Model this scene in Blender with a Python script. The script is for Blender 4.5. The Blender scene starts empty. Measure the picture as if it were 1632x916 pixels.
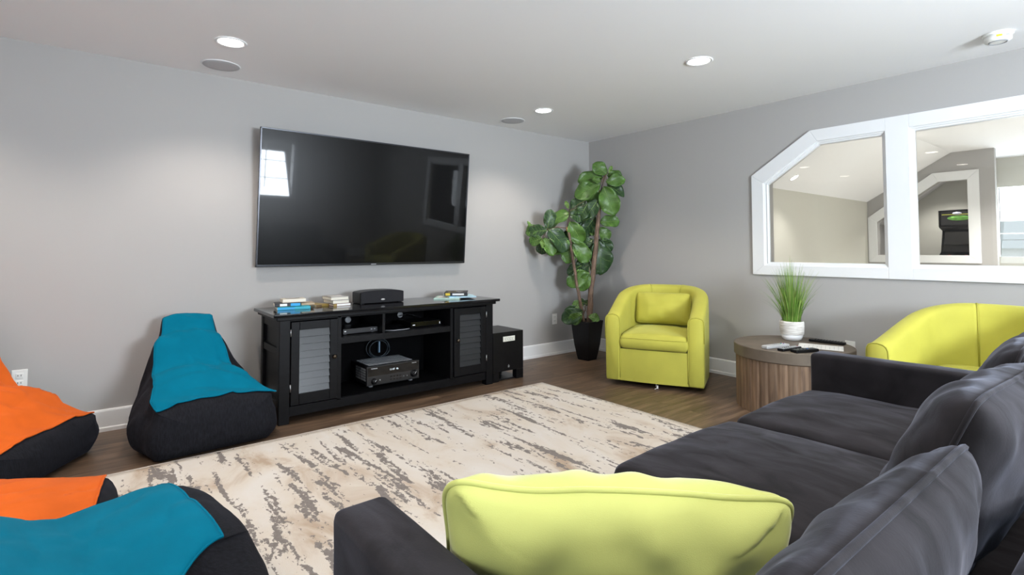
import bpy, bmesh, math, random
from mathutils import Vector, Matrix, noise
random.seed(7)
R = math.radians
scene = bpy.context.scene
COL = scene.collection

# ------------------------------------------------------------------ camera
FPX, YAW, PITCH, ROLL = 842.3, R(38.47), R(2.049), R(-0.1175)
CAM = Vector((-4.6217, -4.3381, 1.1607))
fwd = Vector((math.sin(YAW)*math.cos(PITCH), math.cos(YAW)*math.cos(PITCH), math.sin(PITCH)))
rt = Vector((math.cos(YAW), -math.sin(YAW), 0)); up = rt.cross(fwd)
r2 = rt*math.cos(ROLL)+up*math.sin(ROLL); u2 = -rt*math.sin(ROLL)+up*math.cos(ROLL)
cd = bpy.data.cameras.new('camera'); cam = bpy.data.objects.new('camera', cd); COL.objects.link(cam)
cam.matrix_world = Matrix(((r2.x, u2.x, -fwd.x, CAM.x), (r2.y, u2.y, -fwd.y, CAM.y), (r2.z, u2.z, -fwd.z, CAM.z), (0, 0, 0, 1)))
cd.sensor_fit = 'HORIZONTAL'; cd.sensor_width = 36; cd.lens = FPX/1632*36
cd.shift_y = -90.05/1632; cd.clip_start = 0.02; cd.clip_end = 200
scene.camera = cam

# ------------------------------------------------------------------ look
vs = scene.view_settings
scene.display_settings.display_device = 'sRGB'
vs.view_transform = 'Standard'; vs.look = 'None'; vs.gamma = 1; vs.use_curve_mapping = False
vs.exposure = -0.05

# ------------------------------------------------------------------ sky and daylight
SKY = 1.6
DAY_WEST, DAY_SOUTH, DAY_NOOK = 26, 320, 45
LAMP_W, LAMP_GLOW = 17, 14
LAMP_COL = (1.0, 0.90, 0.80)
w = bpy.data.worlds.new('sky'); scene.world = w; w.use_nodes = True
nt = w.node_tree; bg = nt.nodes['Background']
tc = nt.nodes.new('ShaderNodeTexCoord'); sx = nt.nodes.new('ShaderNodeSeparateXYZ')
cr = nt.nodes.new('ShaderNodeValToRGB'); mr = nt.nodes.new('ShaderNodeMapRange')
mr.inputs[1].default_value = -0.2; mr.inputs[2].default_value = 0.7
nt.links.new(tc.outputs['Generated'], sx.inputs[0]); nt.links.new(sx.outputs[2], mr.inputs[0])
nt.links.new(mr.outputs[0], cr.inputs[0]); nt.links.new(cr.outputs[0], bg.inputs[0])
cr.color_ramp.elements[0].color = (.92, .95, .97, 1); cr.color_ramp.elements[1].color = (.70, .84, 1, 1)
bg.inputs[1].default_value = SKY

def area(name, loc, rot, sx_, sy_, watts, col=(.82, .91, 1)):
    l = bpy.data.lights.new(name, 'AREA'); l.shape = 'RECTANGLE'; l.size = sx_; l.size_y = sy_
    l.energy = watts; l.color = col
    o = bpy.data.objects.new(name, l); COL.objects.link(o); o.location = loc; o.rotation_euler = rot
    return o
# daylight arriving at the room's own windows (west and south walls behind the camera, landing beyond)
area('daylight_west', (-6.62, -3.38, 1.45), (0, R(-122), 0), 1.2, 1.5, DAY_WEST)
area('daylight_west_rear', (-6.62, -5.2, 1.45), (0, R(-122), 0), 1.2, 1.4, DAY_WEST)
area('daylight_south', (-2.41, -6.42, 1.55), (R(122), 0, 0), 1.3, .95, DAY_SOUTH)
area('daylight_landing', (5.62, -3.3, 1.55), (0, R(90), 0), 1.0, 1.0, DAY_NOOK)

# ------------------------------------------------------------------ helpers
def new_mat(name): 
    m = bpy.data.materials.new(name); m.use_nodes = True
    return m, m.node_tree, m.node_tree.nodes['Principled BSDF']
def mat(name, col, rough=.5, metal=0, var=0, vscale=8, bump=0, bscale=200, sheen=0, sheen_col=None, coat=0, spec=.5, stretch=None, emit=0, trans=0):
    m, t, b = new_mat(name)
    b.inputs['Base Color'].default_value = (*col, 1); b.inputs['Roughness'].default_value = rough
    b.inputs['Metallic'].default_value = metal; b.inputs['Specular IOR Level'].default_value = spec
    if sheen:
        b.inputs['Sheen Weight'].default_value = sheen; b.inputs['Sheen Roughness'].default_value = .35
        b.inputs['Sheen Tint'].default_value = (*(sheen_col or (1, 1, 1)), 1)
    if coat: b.inputs['Coat Weight'].default_value = coat; b.inputs['Coat Roughness'].default_value = .03
    if emit: b.inputs['Emission Color'].default_value = (*col, 1); b.inputs['Emission Strength'].default_value = emit
    if trans: b.inputs['Transmission Weight'].default_value = trans
    tcn = t.nodes.new('ShaderNodeTexCoord'); mp = t.nodes.new('ShaderNodeMapping')
    t.links.new(tcn.outputs['Object'], mp.inputs[0])
    if stretch: mp.inputs['Scale'].default_value = stretch
    if var:
        n = t.nodes.new('ShaderNodeTexNoise'); n.inputs['Scale'].default_value = vscale; n.inputs['Detail'].default_value = 5
        r = t.nodes.new('ShaderNodeValToRGB')
        r.color_ramp.elements[0].position = .3; r.color_ramp.elements[1].position = .7
        r.color_ramp.elements[0].color = (*[c*(1-var) for c in col], 1); r.color_ramp.elements[1].color = (*[min(1, c*(1+var)) for c in col], 1)
        t.links.new(mp.outputs[0], n.inputs[0]); t.links.new(n.outputs[0], r.inputs[0]); t.links.new(r.outputs[0], b.inputs['Base Color'])
    if bump:
        n = t.nodes.new('ShaderNodeTexNoise'); n.inputs['Scale'].default_value = bscale; n.inputs['Detail'].default_value = 3
        bp = t.nodes.new('ShaderNodeBump'); bp.inputs['Strength'].default_value = bump; bp.inputs['Distance'].default_value = .004
        t.links.new(mp.outputs[0], n.inputs[0]); t.links.new(n.outputs[0], bp.inputs['Height']); t.links.new(bp.outputs[0], b.inputs['Normal'])
    return m
def mk(name, bm, m=None, parent=None, loc=(0, 0, 0), rot=(0, 0, 0), smooth=True, bevel=0, sub=0, solid=0, seg=2):
    me = bpy.data.meshes.new(name)
    bmesh.ops.recalc_face_normals(bm, faces=bm.faces[:])
    bm.to_mesh(me); bm.free()
    o = bpy.data.objects.new(name, me); COL.objects.link(o)
    if m:
        for mm in (m if isinstance(m, (list, tuple)) else [m]): me.materials.append(mm)
    if smooth:
        for p in me.polygons: p.use_smooth = True
    if parent: o.parent = parent
    o.location = loc; o.rotation_euler = rot
    if solid: s = o.modifiers.new('solid', 'SOLIDIFY'); s.thickness = solid; s.offset = 0
    if bevel:
        b = o.modifiers.new('bevel', 'BEVEL'); b.width = bevel; b.segments = seg; b.limit_method = 'ANGLE'; b.angle_limit = R(35)
        b.harden_normals = True
    if sub: s = o.modifiers.new('sub', 'SUBSURF'); s.levels = sub; s.render_levels = sub
    return o
def thing(name, label, cat, loc=(0, 0, 0), rz=0, group=None):
    o = bpy.data.objects.new(name, None); COL.objects.link(o); o.empty_display_size = .1
    o.location = loc; o.rotation_euler = (0, 0, rz)
    return tag(o, label, cat, group)
def tag(o, label, cat, group=None):
    o['label'] = label; o['category'] = cat
    if group: o['group'] = group
    return o
def struct(o): o['kind'] = 'structure'; return o
def copy_tree(o, parent=None):
    c = o.copy(); COL.objects.link(c)
    if parent: c.parent = parent
    for ch in list(o.children): copy_tree(ch, c)
    return c
def box(bm, x0, x1, y0, y1, z0, z1, M=None):
    v = [bm.verts.new((x, y, z)) for x in (x0, x1) for y in (y0, y1) for z in (z0, z1)]
    for f in ((0, 1, 3, 2), (4, 6, 7, 5), (0, 4, 5, 1), (2, 3, 7, 6), (0, 2, 6, 4), (1, 5, 7, 3)): bm.faces.new([v[i] for i in f])
    if M is not None: bmesh.ops.transform(bm, matrix=M, verts=v)
    return v
def B(*a, M=None):
    bm = bmesh.new(); box(bm, *a, M=M); return bm
def prism(bm, pts, axis, a0, a1):
    """extrude a polygon (list of 2-D points) along an axis"""
    def P(p, a): return (a, p[0], p[1]) if axis == 'x' else (p[0], a, p[1]) if axis == 'y' else (p[0], p[1], a)
    lo = [bm.verts.new(P(p, a0)) for p in pts]; hi = [bm.verts.new(P(p, a1)) for p in pts]
    n = len(pts); bm.faces.new(lo); bm.faces.new(hi[::-1])
    for i in range(n): bm.faces.new((lo[i], hi[i], hi[(i+1) % n], lo[(i+1) % n]))
def lathe(bm, prof, n=32, M=None, cap=True):
    rings = []; allv = []
    for r, z in prof:
        ring = [bm.verts.new((r*math.cos(2*math.pi*i/n), r*math.sin(2*math.pi*i/n), z)) for i in range(n)]
        rings.append(ring); allv += ring
    for a, b in zip(rings, rings[1:]):
        for i in range(n): bm.faces.new((a[i], a[(i+1) % n], b[(i+1) % n], b[i]))
    if cap: bm.faces.new(rings[0][::-1]); bm.faces.new(rings[-1])
    if M is not None: bmesh.ops.transform(bm, matrix=M, verts=allv)
def tube(bm, pts, rad, n=8, closed=False, cap=True):
    pts = [Vector(p) for p in pts]; m = len(pts); rings = []
    prev = None
    for i, p in enumerate(pts):
        if closed: d = pts[(i+1) % m]-pts[i-1]
        else: d = pts[min(i+1, m-1)]-pts[max(i-1, 0)]
        if d.length < 1e-9: d = Vector((0, 0, 1))
        d.normalize()
        if prev is None: a = d.orthogonal().normalized()
        else:
            a = prev-d*prev.dot(d)
            a = a.normalized() if a.length > 1e-6 else d.orthogonal().normalized()
        prev = a; b = d.cross(a)
        r = rad[i] if isinstance(rad, (list, tuple)) else rad
        rings.append([bm.verts.new(p+a*r*math.cos(2*math.pi*k/n)+b*r*math.sin(2*math.pi*k/n)) for k in range(n)])
    for i in range(m if closed else m-1):
        A, C = rings[i], rings[(i+1) % m]
        for k in range(n): bm.faces.new((A[k], A[(k+1) % n], C[(k+1) % n], C[k]))
    if not closed and cap: bm.faces.new(rings[0][::-1]); bm.faces.new(rings[-1])
def grid(bm, nu, nv, fn, closed_u=False):
    V = [[bm.verts.new(fn(i/(nu if closed_u else nu-1), j/(nv-1))) for j in range(nv)] for i in range(nu)]
    for i in range(nu if closed_u else nu-1):
        for j in range(nv-1):
            bm.faces.new((V[i][j], V[(i+1) % nu][j], V[(i+1) % nu][j+1], V[i][j+1]))
    return V
def lerp(a, b, t): return a+(b-a)*t
def interp(xs, ys, x):
    if x <= xs[0]: return ys[0]
    for i in range(len(xs)-1):
        if x <= xs[i+1]:
            t = (x-xs[i])/(xs[i+1]-xs[i]); t = t*t*(3-2*t)
            return ys[i]+(ys[i+1]-ys[i])*t
    return ys[-1]
def N(p, s=1.0, seed=0): return noise.noise(Vector((p[0]*s+seed*7.3, p[1]*s-seed*3.1, p[2]*s+seed*1.7)))
def text_obj(name, body, size, m, parent, loc, rot, ext=.0006):
    c = bpy.data.curves.new(name, 'FONT'); c.body = body; c.size = size; c.extrude = ext; c.align_x = 'CENTER'; c.align_y = 'CENTER'
    t = bpy.data.objects.new(name, c); COL.objects.link(t)
    me = bpy.data.meshes.new_from_object(t.evaluated_get(bpy.context.evaluated_depsgraph_get()))
    bpy.data.objects.remove(t)
    o = bpy.data.objects.new(name, me); COL.objects.link(o); me.materials.clear(); me.materials.append(m)
    o.parent = parent; o.location = loc; o.rotation_euler = rot
    return o

# ------------------------------------------------------------------ materials
M_wall = mat('wall_paint', (.405, .395, .385), .75, bump=.08, bscale=260)
M_wall2 = mat('landing_paint', (.58, .57, .51), .75, bump=.08, bscale=260)
M_ceil = mat('ceiling_paint', (.86, .86, .87), .85, bump=.06, bscale=200)
M_trim = mat('white_trim', (.80, .81, .82), .35, bump=.02, bscale=60)
M_plastic = mat('white_plastic', (.82, .82, .80), .4, bump=.02, bscale=90)
M_black = mat('black_wood', (.005, .005, .006), .42, var=.25, vscale=14, bump=.06, bscale=90, stretch=(1, 6, 6), spec=.16)
M_blacktop = mat('black_lacquer', (.006, .006, .007), .10, var=.2, vscale=14, spec=.4)
M_louver = mat('black_louver', (.011, .012, .0135), .36, var=.15, vscale=20)
M_blackpl = mat('black_plastic', (.005, .005, .006), .35, var=.2, vscale=30, spec=.25)
M_blackgl = mat('black_gloss', (.003, .003, .0035), .08, var=.2, vscale=10)
M_screen = mat('tv_screen', (.002, .002, .0022), .30, coat=.5, var=.1, vscale=3, spec=.12)
M_bezel = mat('tv_bezel', (.05, .052, .058), .28, metal=.8, var=.1, vscale=20)
M_lime = mat('lime_fabric', (.445, .42, .058), .8, var=.06, vscale=5, bump=.25, bscale=420, sheen=.25, sheen_col=(.9, 1, .5))
M_limepipe = mat('lime_piping', (.40, .375, .05), .8, var=.05, vscale=30, bump=.2, bscale=300)
M_litlime = mat('lit_lime_fabric', (.51, .525, .155), .8, var=.05, vscale=4, bump=.12, bscale=600, sheen=.5, sheen_col=(1, 1, .9), spec=.2)  # the chairs' lime made paler: window light put into colour and sheen
M_teal = mat('teal_fabric', (.0, .13, .215), .85, var=.08, vscale=6, bump=.25, bscale=500, sheen=.04, sheen_col=(.5, .9, 1), spec=.06)
M_orange = mat('orange_fabric', (.62, .112, .012), .8, var=.08, vscale=6, bump=.25, bscale=500, sheen=.05, sheen_col=(1, .8, .6), spec=.15)
M_denim = mat('black_denim', (.0085, .009, .0125), .85, var=.45, vscale=60, bump=.4, bscale=350, stretch=(3, 1, .6), sheen=.03, sheen_col=(.6, .65, .9), spec=.15)
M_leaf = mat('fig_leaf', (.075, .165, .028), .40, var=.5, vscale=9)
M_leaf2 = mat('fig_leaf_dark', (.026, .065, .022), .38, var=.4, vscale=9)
M_leaf3 = mat('fig_leaf_young', (.14, .26, .05), .45, var=.3, vscale=9)
M_vein = mat('leaf_vein', (.17, .28, .07), .5, var=.2, vscale=30)
M_bark = mat('bark', (.16, .105, .075), .9, var=.5, vscale=40, bump=.9, bscale=60, stretch=(1, 1, .4))
M_cut = mat('cut_wood', (.42, .24, .10), .8, var=.4, vscale=50)
M_soil = mat('soil', (.05, .035, .025), .95, var=.5, vscale=60, bump=1, bscale=80)
M_grassA = mat('grass_blade', (.13, .26, .035), .5, var=.35, vscale=12)
M_grassB = mat('grass_blade_pale', (.30, .40, .10), .5, var=.3, vscale=12)
M_paper = mat('paper', (.80, .79, .76), .8, var=.05, vscale=10)
M_pages = mat('book_pages', (.78, .74, .64), .85, var=.12, vscale=200, stretch=(.05, .05, 6))
M_brass = mat('dark_bronze', (.07, .055, .04), .35, metal=.9, var=.2, vscale=30)
M_steel = mat('steel', (.55, .56, .58), .3, metal=1, var=.1, vscale=30)
M_grille = mat('speaker_grille', (.52, .52, .54), .7, var=.05, vscale=400, bump=.5, bscale=900)
M_cloth_bk = mat('speaker_cloth', (.010, .010, .013), .9, var=.3, vscale=300, bump=.4, bscale=600)
M_stone = mat('table_top_concrete', (.125, .098, .072), .55, var=.16, vscale=9, bump=.1, bscale=60)
M_white = mat('white_print', (.75, .76, .78), .5, var=.03, vscale=20)
M_grey = mat('grey_plastic', (.30, .31, .33), .4, var=.08, vscale=30)
M_silver = mat('silver_plastic', (.50, .50, .50), .35, metal=.3, var=.05, vscale=30)
M_label = mat('label_sticker', (.66, .66, .58), .6, var=.05, vscale=30)
M_yellow = mat('yellow_sticker', (.80, .55, .03), .6, var=.05, vscale=30)
M_blue = mat('blue_button', (.02, .15, .55), .4, var=.1, vscale=30)
M_red = mat('red_button', (.5, .03, .02), .4, var=.1, vscale=30)
M_green = mat('green_button', (.05, .35, .1), .4, var=.1, vscale=30)
M_inshade = mat('stand_interior_shade', (.0018, .0018, .0022), .8, var=.2, vscale=10, spec=.06)  # blacker than the stand itself: recess shade put into the colour

def velvet():
    m, t, b = new_mat('charcoal_velvet')
    tcn = t.nodes.new('ShaderNodeTexCoord'); n = t.nodes.new('ShaderNodeTexNoise'); n.inputs['Scale'].default_value = 5; n.inputs['Detail'].default_value = 6
    n.inputs['Distortion'].default_value = 1.2
    mp = t.nodes.new('ShaderNodeMapping'); mp.inputs['Scale'].default_value = (2.2, .8, 1)
    r = t.nodes.new('ShaderNodeValToRGB'); r.color_ramp.elements[0].position = .3; r.color_ramp.elements[1].position = .72
    r.color_ramp.elements[0].color = (.010, .0085, .0095, 1); r.color_ramp.elements[1].color = (.026, .0225, .025, 1)
    fine = t.nodes.new('ShaderNodeTexNoise'); fine.inputs['Scale'].default_value = 260; fine.inputs['Detail'].default_value = 2
    mp2 = t.nodes.new('ShaderNodeMapping'); mp2.inputs['Scale'].default_value = (1, .6, .8)
    bp = t.nodes.new('ShaderNodeBump'); bp.inputs['Strength'].default_value = .12; bp.inputs['Distance'].default_value = .002
    L = t.links.new
    L(tcn.outputs['Object'], mp.inputs[0]); L(mp.outputs[0], n.inputs[0]); L(n.outputs[0], r.inputs[0]); L(r.outputs[0], b.inputs['Base Color'])
    L(tcn.outputs['Object'], mp2.inputs[0]); L(mp2.outputs[0], fine.inputs[0]); L(fine.outputs[0], bp.inputs['Height']); L(bp.outputs[0], b.inputs['Normal'])
    b.inputs['Roughness'].default_value = .85
    b.inputs['Sheen Weight'].default_value = .85; b.inputs['Sheen Roughness'].default_value = .38; b.inputs['Sheen Tint'].default_value = (.58, .62, .78, 1)
    ml = t.nodes.new('ShaderNodeMapRange'); ml.inputs[1].default_value = .3; ml.inputs[2].default_value = .7; ml.inputs[3].default_value = .07; ml.inputs[4].default_value = .32
    L(n.outputs[0], ml.inputs[0]); L(ml.outputs[0], b.inputs['Sheen Weight'])
    b.inputs['Specular IOR Level'].default_value = .2
    return m
M_velvet = velvet()

def planks():
    m, t, b = new_mat('wood_planks'); L = t.links.new
    tcn = t.nodes.new('ShaderNodeTexCoord')
    br = t.nodes.new('ShaderNodeTexBrick'); br.offset = .37; br.squash = 1
    br.inputs['Scale'].default_value = 1; br.inputs['Mortar Size'].default_value = .0016; br.inputs['Brick Width'].default_value = 1.22; br.inputs['Row Height'].default_value = .15
    br.inputs['Color1'].default_value = (.2, .2, .2, 1); br.inputs['Color2'].default_value = (.8, .8, .8, 1); br.inputs['Mortar'].default_value = (.0, .0, .0, 1)
    L(tcn.outputs['Object'], br.inputs[0])
    mp = t.nodes.new('ShaderNodeMapping'); mp.inputs['Scale'].default_value = (1.6, 16, 1)
    ad = t.nodes.new('ShaderNodeVectorMath'); ad.operation = 'ADD'
    ml = t.nodes.new('ShaderNodeVectorMath'); ml.operation = 'SCALE'; ml.inputs['Scale'].default_value = 9
    L(br.outputs['Color'], ml.inputs[0]); L(tcn.outputs['Object'], mp.inputs[0]); L(mp.outputs[0], ad.inputs[0]); L(ml.outputs[0], ad.inputs[1])
    n = t.nodes.new('ShaderNodeTexNoise'); n.inputs['Scale'].default_value = 1.6; n.inputs['Detail'].default_value = 8; n.inputs['Roughness'].default_value = .62; n.inputs['Distortion'].default_value = .6
    L(ad.outputs[0], n.inputs[0])
    r = t.nodes.new('ShaderNodeValToRGB'); e = r.color_ramp.elements
    e[0].position = .28; e[0].color = (.038, .022, .013, 1); e[1].position = .75; e[1].color = (.21, .138, .088, 1)
    x = e.new(.52); x.color = (.108, .069, .043, 1)
    L(n.outputs[0], r.inputs[0])
    hs = t.nodes.new('ShaderNodeHueSaturation'); mr_ = t.nodes.new('ShaderNodeMapRange'); mr_.inputs[3].default_value = .72; mr_.inputs[4].default_value = 1.25
    L(br.outputs['Color'], mr_.inputs[0]); L(mr_.outputs[0], hs.inputs['Value']); L(r.outputs[0], hs.inputs['Color'])
    mx = t.nodes.new('ShaderNodeMix'); mx.data_type = 'RGBA'; mx.inputs[7].default_value = (.02, .012, .008, 1)
    L(br.outputs['Fac'], mx.inputs[0]); L(hs.outputs[0], mx.inputs[6]); L(mx.outputs[2], b.inputs['Base Color'])
    b.inputs['Roughness'].default_value = .42
    bp = t.nodes.new('ShaderNodeBump'); bp.inputs['Strength'].default_value = .12; bp.inputs['Distance'].default_value = .003
    L(n.outputs[0], bp.inputs['Height']); L(bp.outputs[0], b.inputs['Normal'])
    return m
M_floor = planks()

def rug_mat():
    m, t, b = new_mat('distressed_rug'); L = t.links.new
    tcn = t.nodes.new('ShaderNodeTexCoord')
    def noi(scale, st, det=6, dist=0, rough=.6):
        mp = t.nodes.new('ShaderNodeMapping'); mp.inputs['Scale'].default_value = st; L(tcn.outputs['Object'], mp.inputs[0])
        n = t.nodes.new('ShaderNodeTexNoise'); n.inputs['Scale'].default_value = scale; n.inputs['Detail'].default_value = det
        n.inputs['Distortion'].default_value = dist; n.inputs['Roughness'].default_value = rough
        L(mp.outputs[0], n.inputs[0]); return n.outputs[0]
    def math_(op, a, bb, clamp=False):
        q = t.nodes.new('ShaderNodeMath'); q.operation = op; q.use_clamp = clamp
        for i, v in enumerate((a, bb)):
            if isinstance(v, (int, float)): q.inputs[i].default_value = v
            else: L(v, q.inputs[i])
        return q.outputs[0]
    streak = noi(1, (15, 2.0, 1), 2, .25)            # long bands that run along y
    grit = noi(1, (46, 24, 1), 5, .3, .68)            # ragged edge of the worn pile
    big = noi(1, (3.0, .8, 1), 3)
    s = math_('ADD', math_('MULTIPLY', streak, .62), math_('MULTIPLY', grit, .44))
    s = math_('ADD', s, math_('MULTIPLY', big, .36))
    grey = t.nodes.new('ShaderNodeValToRGB'); grey.color_ramp.interpolation = 'LINEAR'
    grey.color_ramp.elements[0].position = .762; grey.color_ramp.elements[1].position = .776
    L(s, grey.inputs[0])
    bn = noi(1, (3.2, 1.6, 1), 5, .6)
    base = t.nodes.new('ShaderNodeValToRGB'); e = base.color_ramp.elements
    e[0].position = .36; e[0].color = (.62, .592, .555, 1); e[1].position = .68; e[1].color = (.42, .33, .25, 1)
    x = e.new(.54); x.color = (.59, .54, .475, 1)
    L(bn, base.inputs[0])
    gcol = t.nodes.new('ShaderNodeValToRGB'); gcol.color_ramp.elements[0].color = (.14, .125, .118, 1); gcol.color_ramp.elements[1].color = (.27, .245, .23, 1)
    L(noi(1, (60, 40, 1), 3), gcol.inputs[0])
    mx = t.nodes.new('ShaderNodeMix'); mx.data_type = 'RGBA'
    L(grey.outputs[0], mx.inputs[0]); L(base.outputs[0], mx.inputs[6]); L(gcol.outputs[0], mx.inputs[7]); L(mx.outputs[2], b.inputs['Base Color'])
    b.inputs['Roughness'].default_value = .95; b.inputs['Specular IOR Level'].default_value = .1
    bp = t.nodes.new('ShaderNodeBump'); bp.inputs['Strength'].default_value = .5; bp.inputs['Distance'].default_value = .004
    L(noi(1, (300, 300, 1), 2), bp.inputs['Height']); L(bp.outputs[0], b.inputs['Normal'])
    return m
M_rug = rug_mat()

def drum_mat():
    m, t, b = new_mat('drum_wood'); L = t.links.new
    tcn = t.nodes.new('ShaderNodeTexCoord'); mp = t.nodes.new('ShaderNodeMapping'); mp.inputs['Scale'].default_value = (14, 14, 1.2)
    n = t.nodes.new('ShaderNodeTexNoise'); n.inputs['Scale'].default_value = 3; n.inputs['Detail'].default_value = 7; n.inputs['Distortion'].default_value = .5
    L(tcn.outputs['Object'], mp.inputs[0]); L(mp.outputs[0], n.inputs[0])
    r = t.nodes.new('ShaderNodeValToRGB'); e = r.color_ramp.elements
    e[0].position = .3; e[0].color = (.11, .068, .042, 1); e[1].position = .75; e[1].color = (.25, .16, .098, 1)
    L(n.outputs[0], r.inputs[0])
    # each stave its own shade: angle around the drum
    sp = t.nodes.new('ShaderNodeSeparateXYZ'); L(tcn.outputs['Object'], sp.inputs[0])
    at = t.nodes.new('ShaderNodeMath'); at.operation = 'ARCTAN2'; L(sp.outputs[1], at.inputs[0]); L(sp.outputs[0], at.inputs[1])
    mu = t.nodes.new('ShaderNodeMath'); mu.operation = 'MULTIPLY'; mu.inputs[1].default_value = 38/(2*math.pi); L(at.outputs[0], mu.inputs[0])
    fl = t.nodes.new('ShaderNodeMath'); fl.operation = 'FLOOR'; L(mu.outputs[0], fl.inputs[0])
    wn = t.nodes.new('ShaderNodeTexWhiteNoise'); wn.noise_dimensions = '1D'; L(fl.outputs[0], wn.inputs['W'])
    mr_ = t.nodes.new('ShaderNodeMapRange'); mr_.inputs[3].default_value = .86; mr_.inputs[4].default_value = 1.14; L(wn.outputs[0], mr_.inputs[0])
    hs = t.nodes.new('ShaderNodeHueSaturation'); L(mr_.outputs[0], hs.inputs['Value']); L(r.outputs[0], hs.inputs['Color'])
    L(hs.outputs[0], b.inputs['Base Color']); b.inputs['Roughness'].default_value = .6
    return m
M_drum = drum_mat()

def ceramic_mat():
    m, t, b = new_mat('ribbed_ceramic'); L = t.links.new
    tcn = t.nodes.new('ShaderNodeTexCoord'); n = t.nodes.new('ShaderNodeTexNoise'); n.inputs['Scale'].default_value = 30; n.inputs['Detail'].default_value = 4
    mp = t.nodes.new('ShaderNodeMapping'); mp.inputs['Scale'].default_value = (.5, .5, 8); L(tcn.outputs['Object'], mp.inputs[0]); L(mp.outputs[0], n.inputs[0])
    r = t.nodes.new('ShaderNodeValToRGB'); r.color_ramp.elements[0].color = (.50, .47, .43, 1); r.color_ramp.elements[1].color = (.80, .78, .74, 1)
    r.color_ramp.elements[0].position = .35; r.color_ramp.elements[1].position = .6
    L(n.outputs[0], r.inputs[0]); L(r.outputs[0], b.inputs['Base Color']); b.inputs['Roughness'].default_value = .7
    return m
M_ceramic = ceramic_mat()
M_glaze = mat('white_glaze', (.86, .87, .88), .25, var=.02, vscale=10)

def glass_mat():
    m, t, b = new_mat('window_glass'); L = t.links.new
    out = t.nodes['Material Output']; t.nodes.remove(b)
    tr = t.nodes.new('ShaderNodeBsdfTransparent'); tr.inputs[0].default_value = (.97, .98, .975, 1)
    gl = t.nodes.new('ShaderNodeBsdfGlossy'); gl.inputs['Roughness'].default_value = .01
    fr = t.nodes.new('ShaderNodeFresnel'); fr.inputs[0].default_value = 1.45
    mx = t.nodes.new('ShaderNodeMixShader'); L(fr.outputs[0], mx.inputs[0]); L(tr.outputs[0], mx.inputs[1]); L(gl.outputs[0], mx.inputs[2]); L(mx.outputs[0], out.inputs[0])
    return m
M_glass = glass_mat()

# ------------------------------------------------------------------ room shell
H = 2.44; XW, YS = -6.4, -6.2
def S(name, bm, m, bevel=0, smooth=False): return struct(mk(name, bm, m, smooth=smooth, bevel=bevel))
S('floor', B(XW-.12, .12, YS-.12, .12, -.1, 0), M_floor)
S('floor_landing', B(.12, 6.5, YS-.12, .12, -.1, 0), mat('landing_bounce_grey', (.46, .45, .43), .95, var=.1, vscale=60, bump=.4, bscale=300))  # unseen floor made pale grey so its bounce stays less warm
S('ceiling', B(XW-.12, .12, YS-.12, .12, H, H+.1), M_ceil)
S('wall_north', B(XW-.12, .12, 0, .12, 0, H), M_wall)

def wall_holes_x(bm, x0, x1, y0, y1, z0, z1, holes):
    """wall slab normal to x with rectangular holes [(ya,yb,za,zb)] sorted in y"""
    y = y0
    for ya, yb, za, zb in holes:
        if ya > y: box(bm, x0, x1, y, ya, z0, z1)
        box(bm, x0, x1, ya, yb, z0, za); box(bm, x0, x1, ya, yb, zb, z1); y = yb
    if y < y1: box(bm, x0, x1, y, y1, z0, z1)
WEST = [(-5.9, -4.5, .95, 2.0), (-4.12, -2.62, .95, 2.0)]
bm = bmesh.new(); wall_holes_x(bm, XW-.12, XW, YS-.12, .12, 0, H, WEST); S('wall_west', bm, M_wall)
bm = bmesh.new()
box(bm, XW, -3.1, YS-.12, YS, 0, H); box(bm, -3.1, -1.72, YS-.12, YS, 0, 1.14); box(bm, -3.1, -1.72, YS-.12, YS, 2.1, H); box(bm, -1.72, .12, YS-.12, YS, 0, H)
S('wall_south', bm, M_wall)
# east wall with two interior openings, the first with its corner cut by the roof slope
A0, A1, ZB, ZT = -2.11, -3.01, 1.012, 2.045          # opening 1
C0, C1 = -3.155, -4.07                                # opening 2
CUTY, CUTZ = -2.545, 1.745
bm = bmesh.new()
box(bm, 0, .12, A0, .12, 0, H); box(bm, 0, .12, YS-.12, C1, 0, H)
box(bm, 0, .12, C1, A0, 0, ZB); box(bm, 0, .12, C1, A0, ZT, H); box(bm, 0, .12, C0, A1, ZB, ZT)
prism(bm, [(A0, CUTZ), (A0, ZT), (CUTY, ZT)], 'x', 0, .12)
S('wall_east', bm, M_wall)

# baseboards
def baseboard(name, a, b, n):
    """profile swept between two floor points, n = inward normal"""
    prof = [(0, 0), (.019, 0), (.019, .022), (.014, .03), (.013, .128), (.009, .138), (0, .14)]
    bm = bmesh.new(); a = Vector((*a, 0)); b = Vector((*b, 0)); n = Vector((*n, 0))
    va = [bm.verts.new(a+n*p+Vector((0, 0, z))) for p, z in prof]; vb = [bm.verts.new(b+n*p+Vector((0, 0, z))) for p, z in prof]
    k = len(prof)
    for i in range(k): bm.faces.new((va[i], va[(i+1) % k], vb[(i+1) % k], vb[i]))
    bm.faces.new(va); bm.faces.new(vb[::-1])
    S(name, bm, M_trim)
baseboard('baseboard_north', (XW, 0), (0, 0), (0, -1))
baseboard('baseboard_east', (0, 0), (0, YS), (-1, 0))
baseboard('baseboard_west', (XW, 0), (XW, YS), (1, 0))
baseboard('baseboard_south', (XW, YS), (0, YS), (0, 1))

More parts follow.
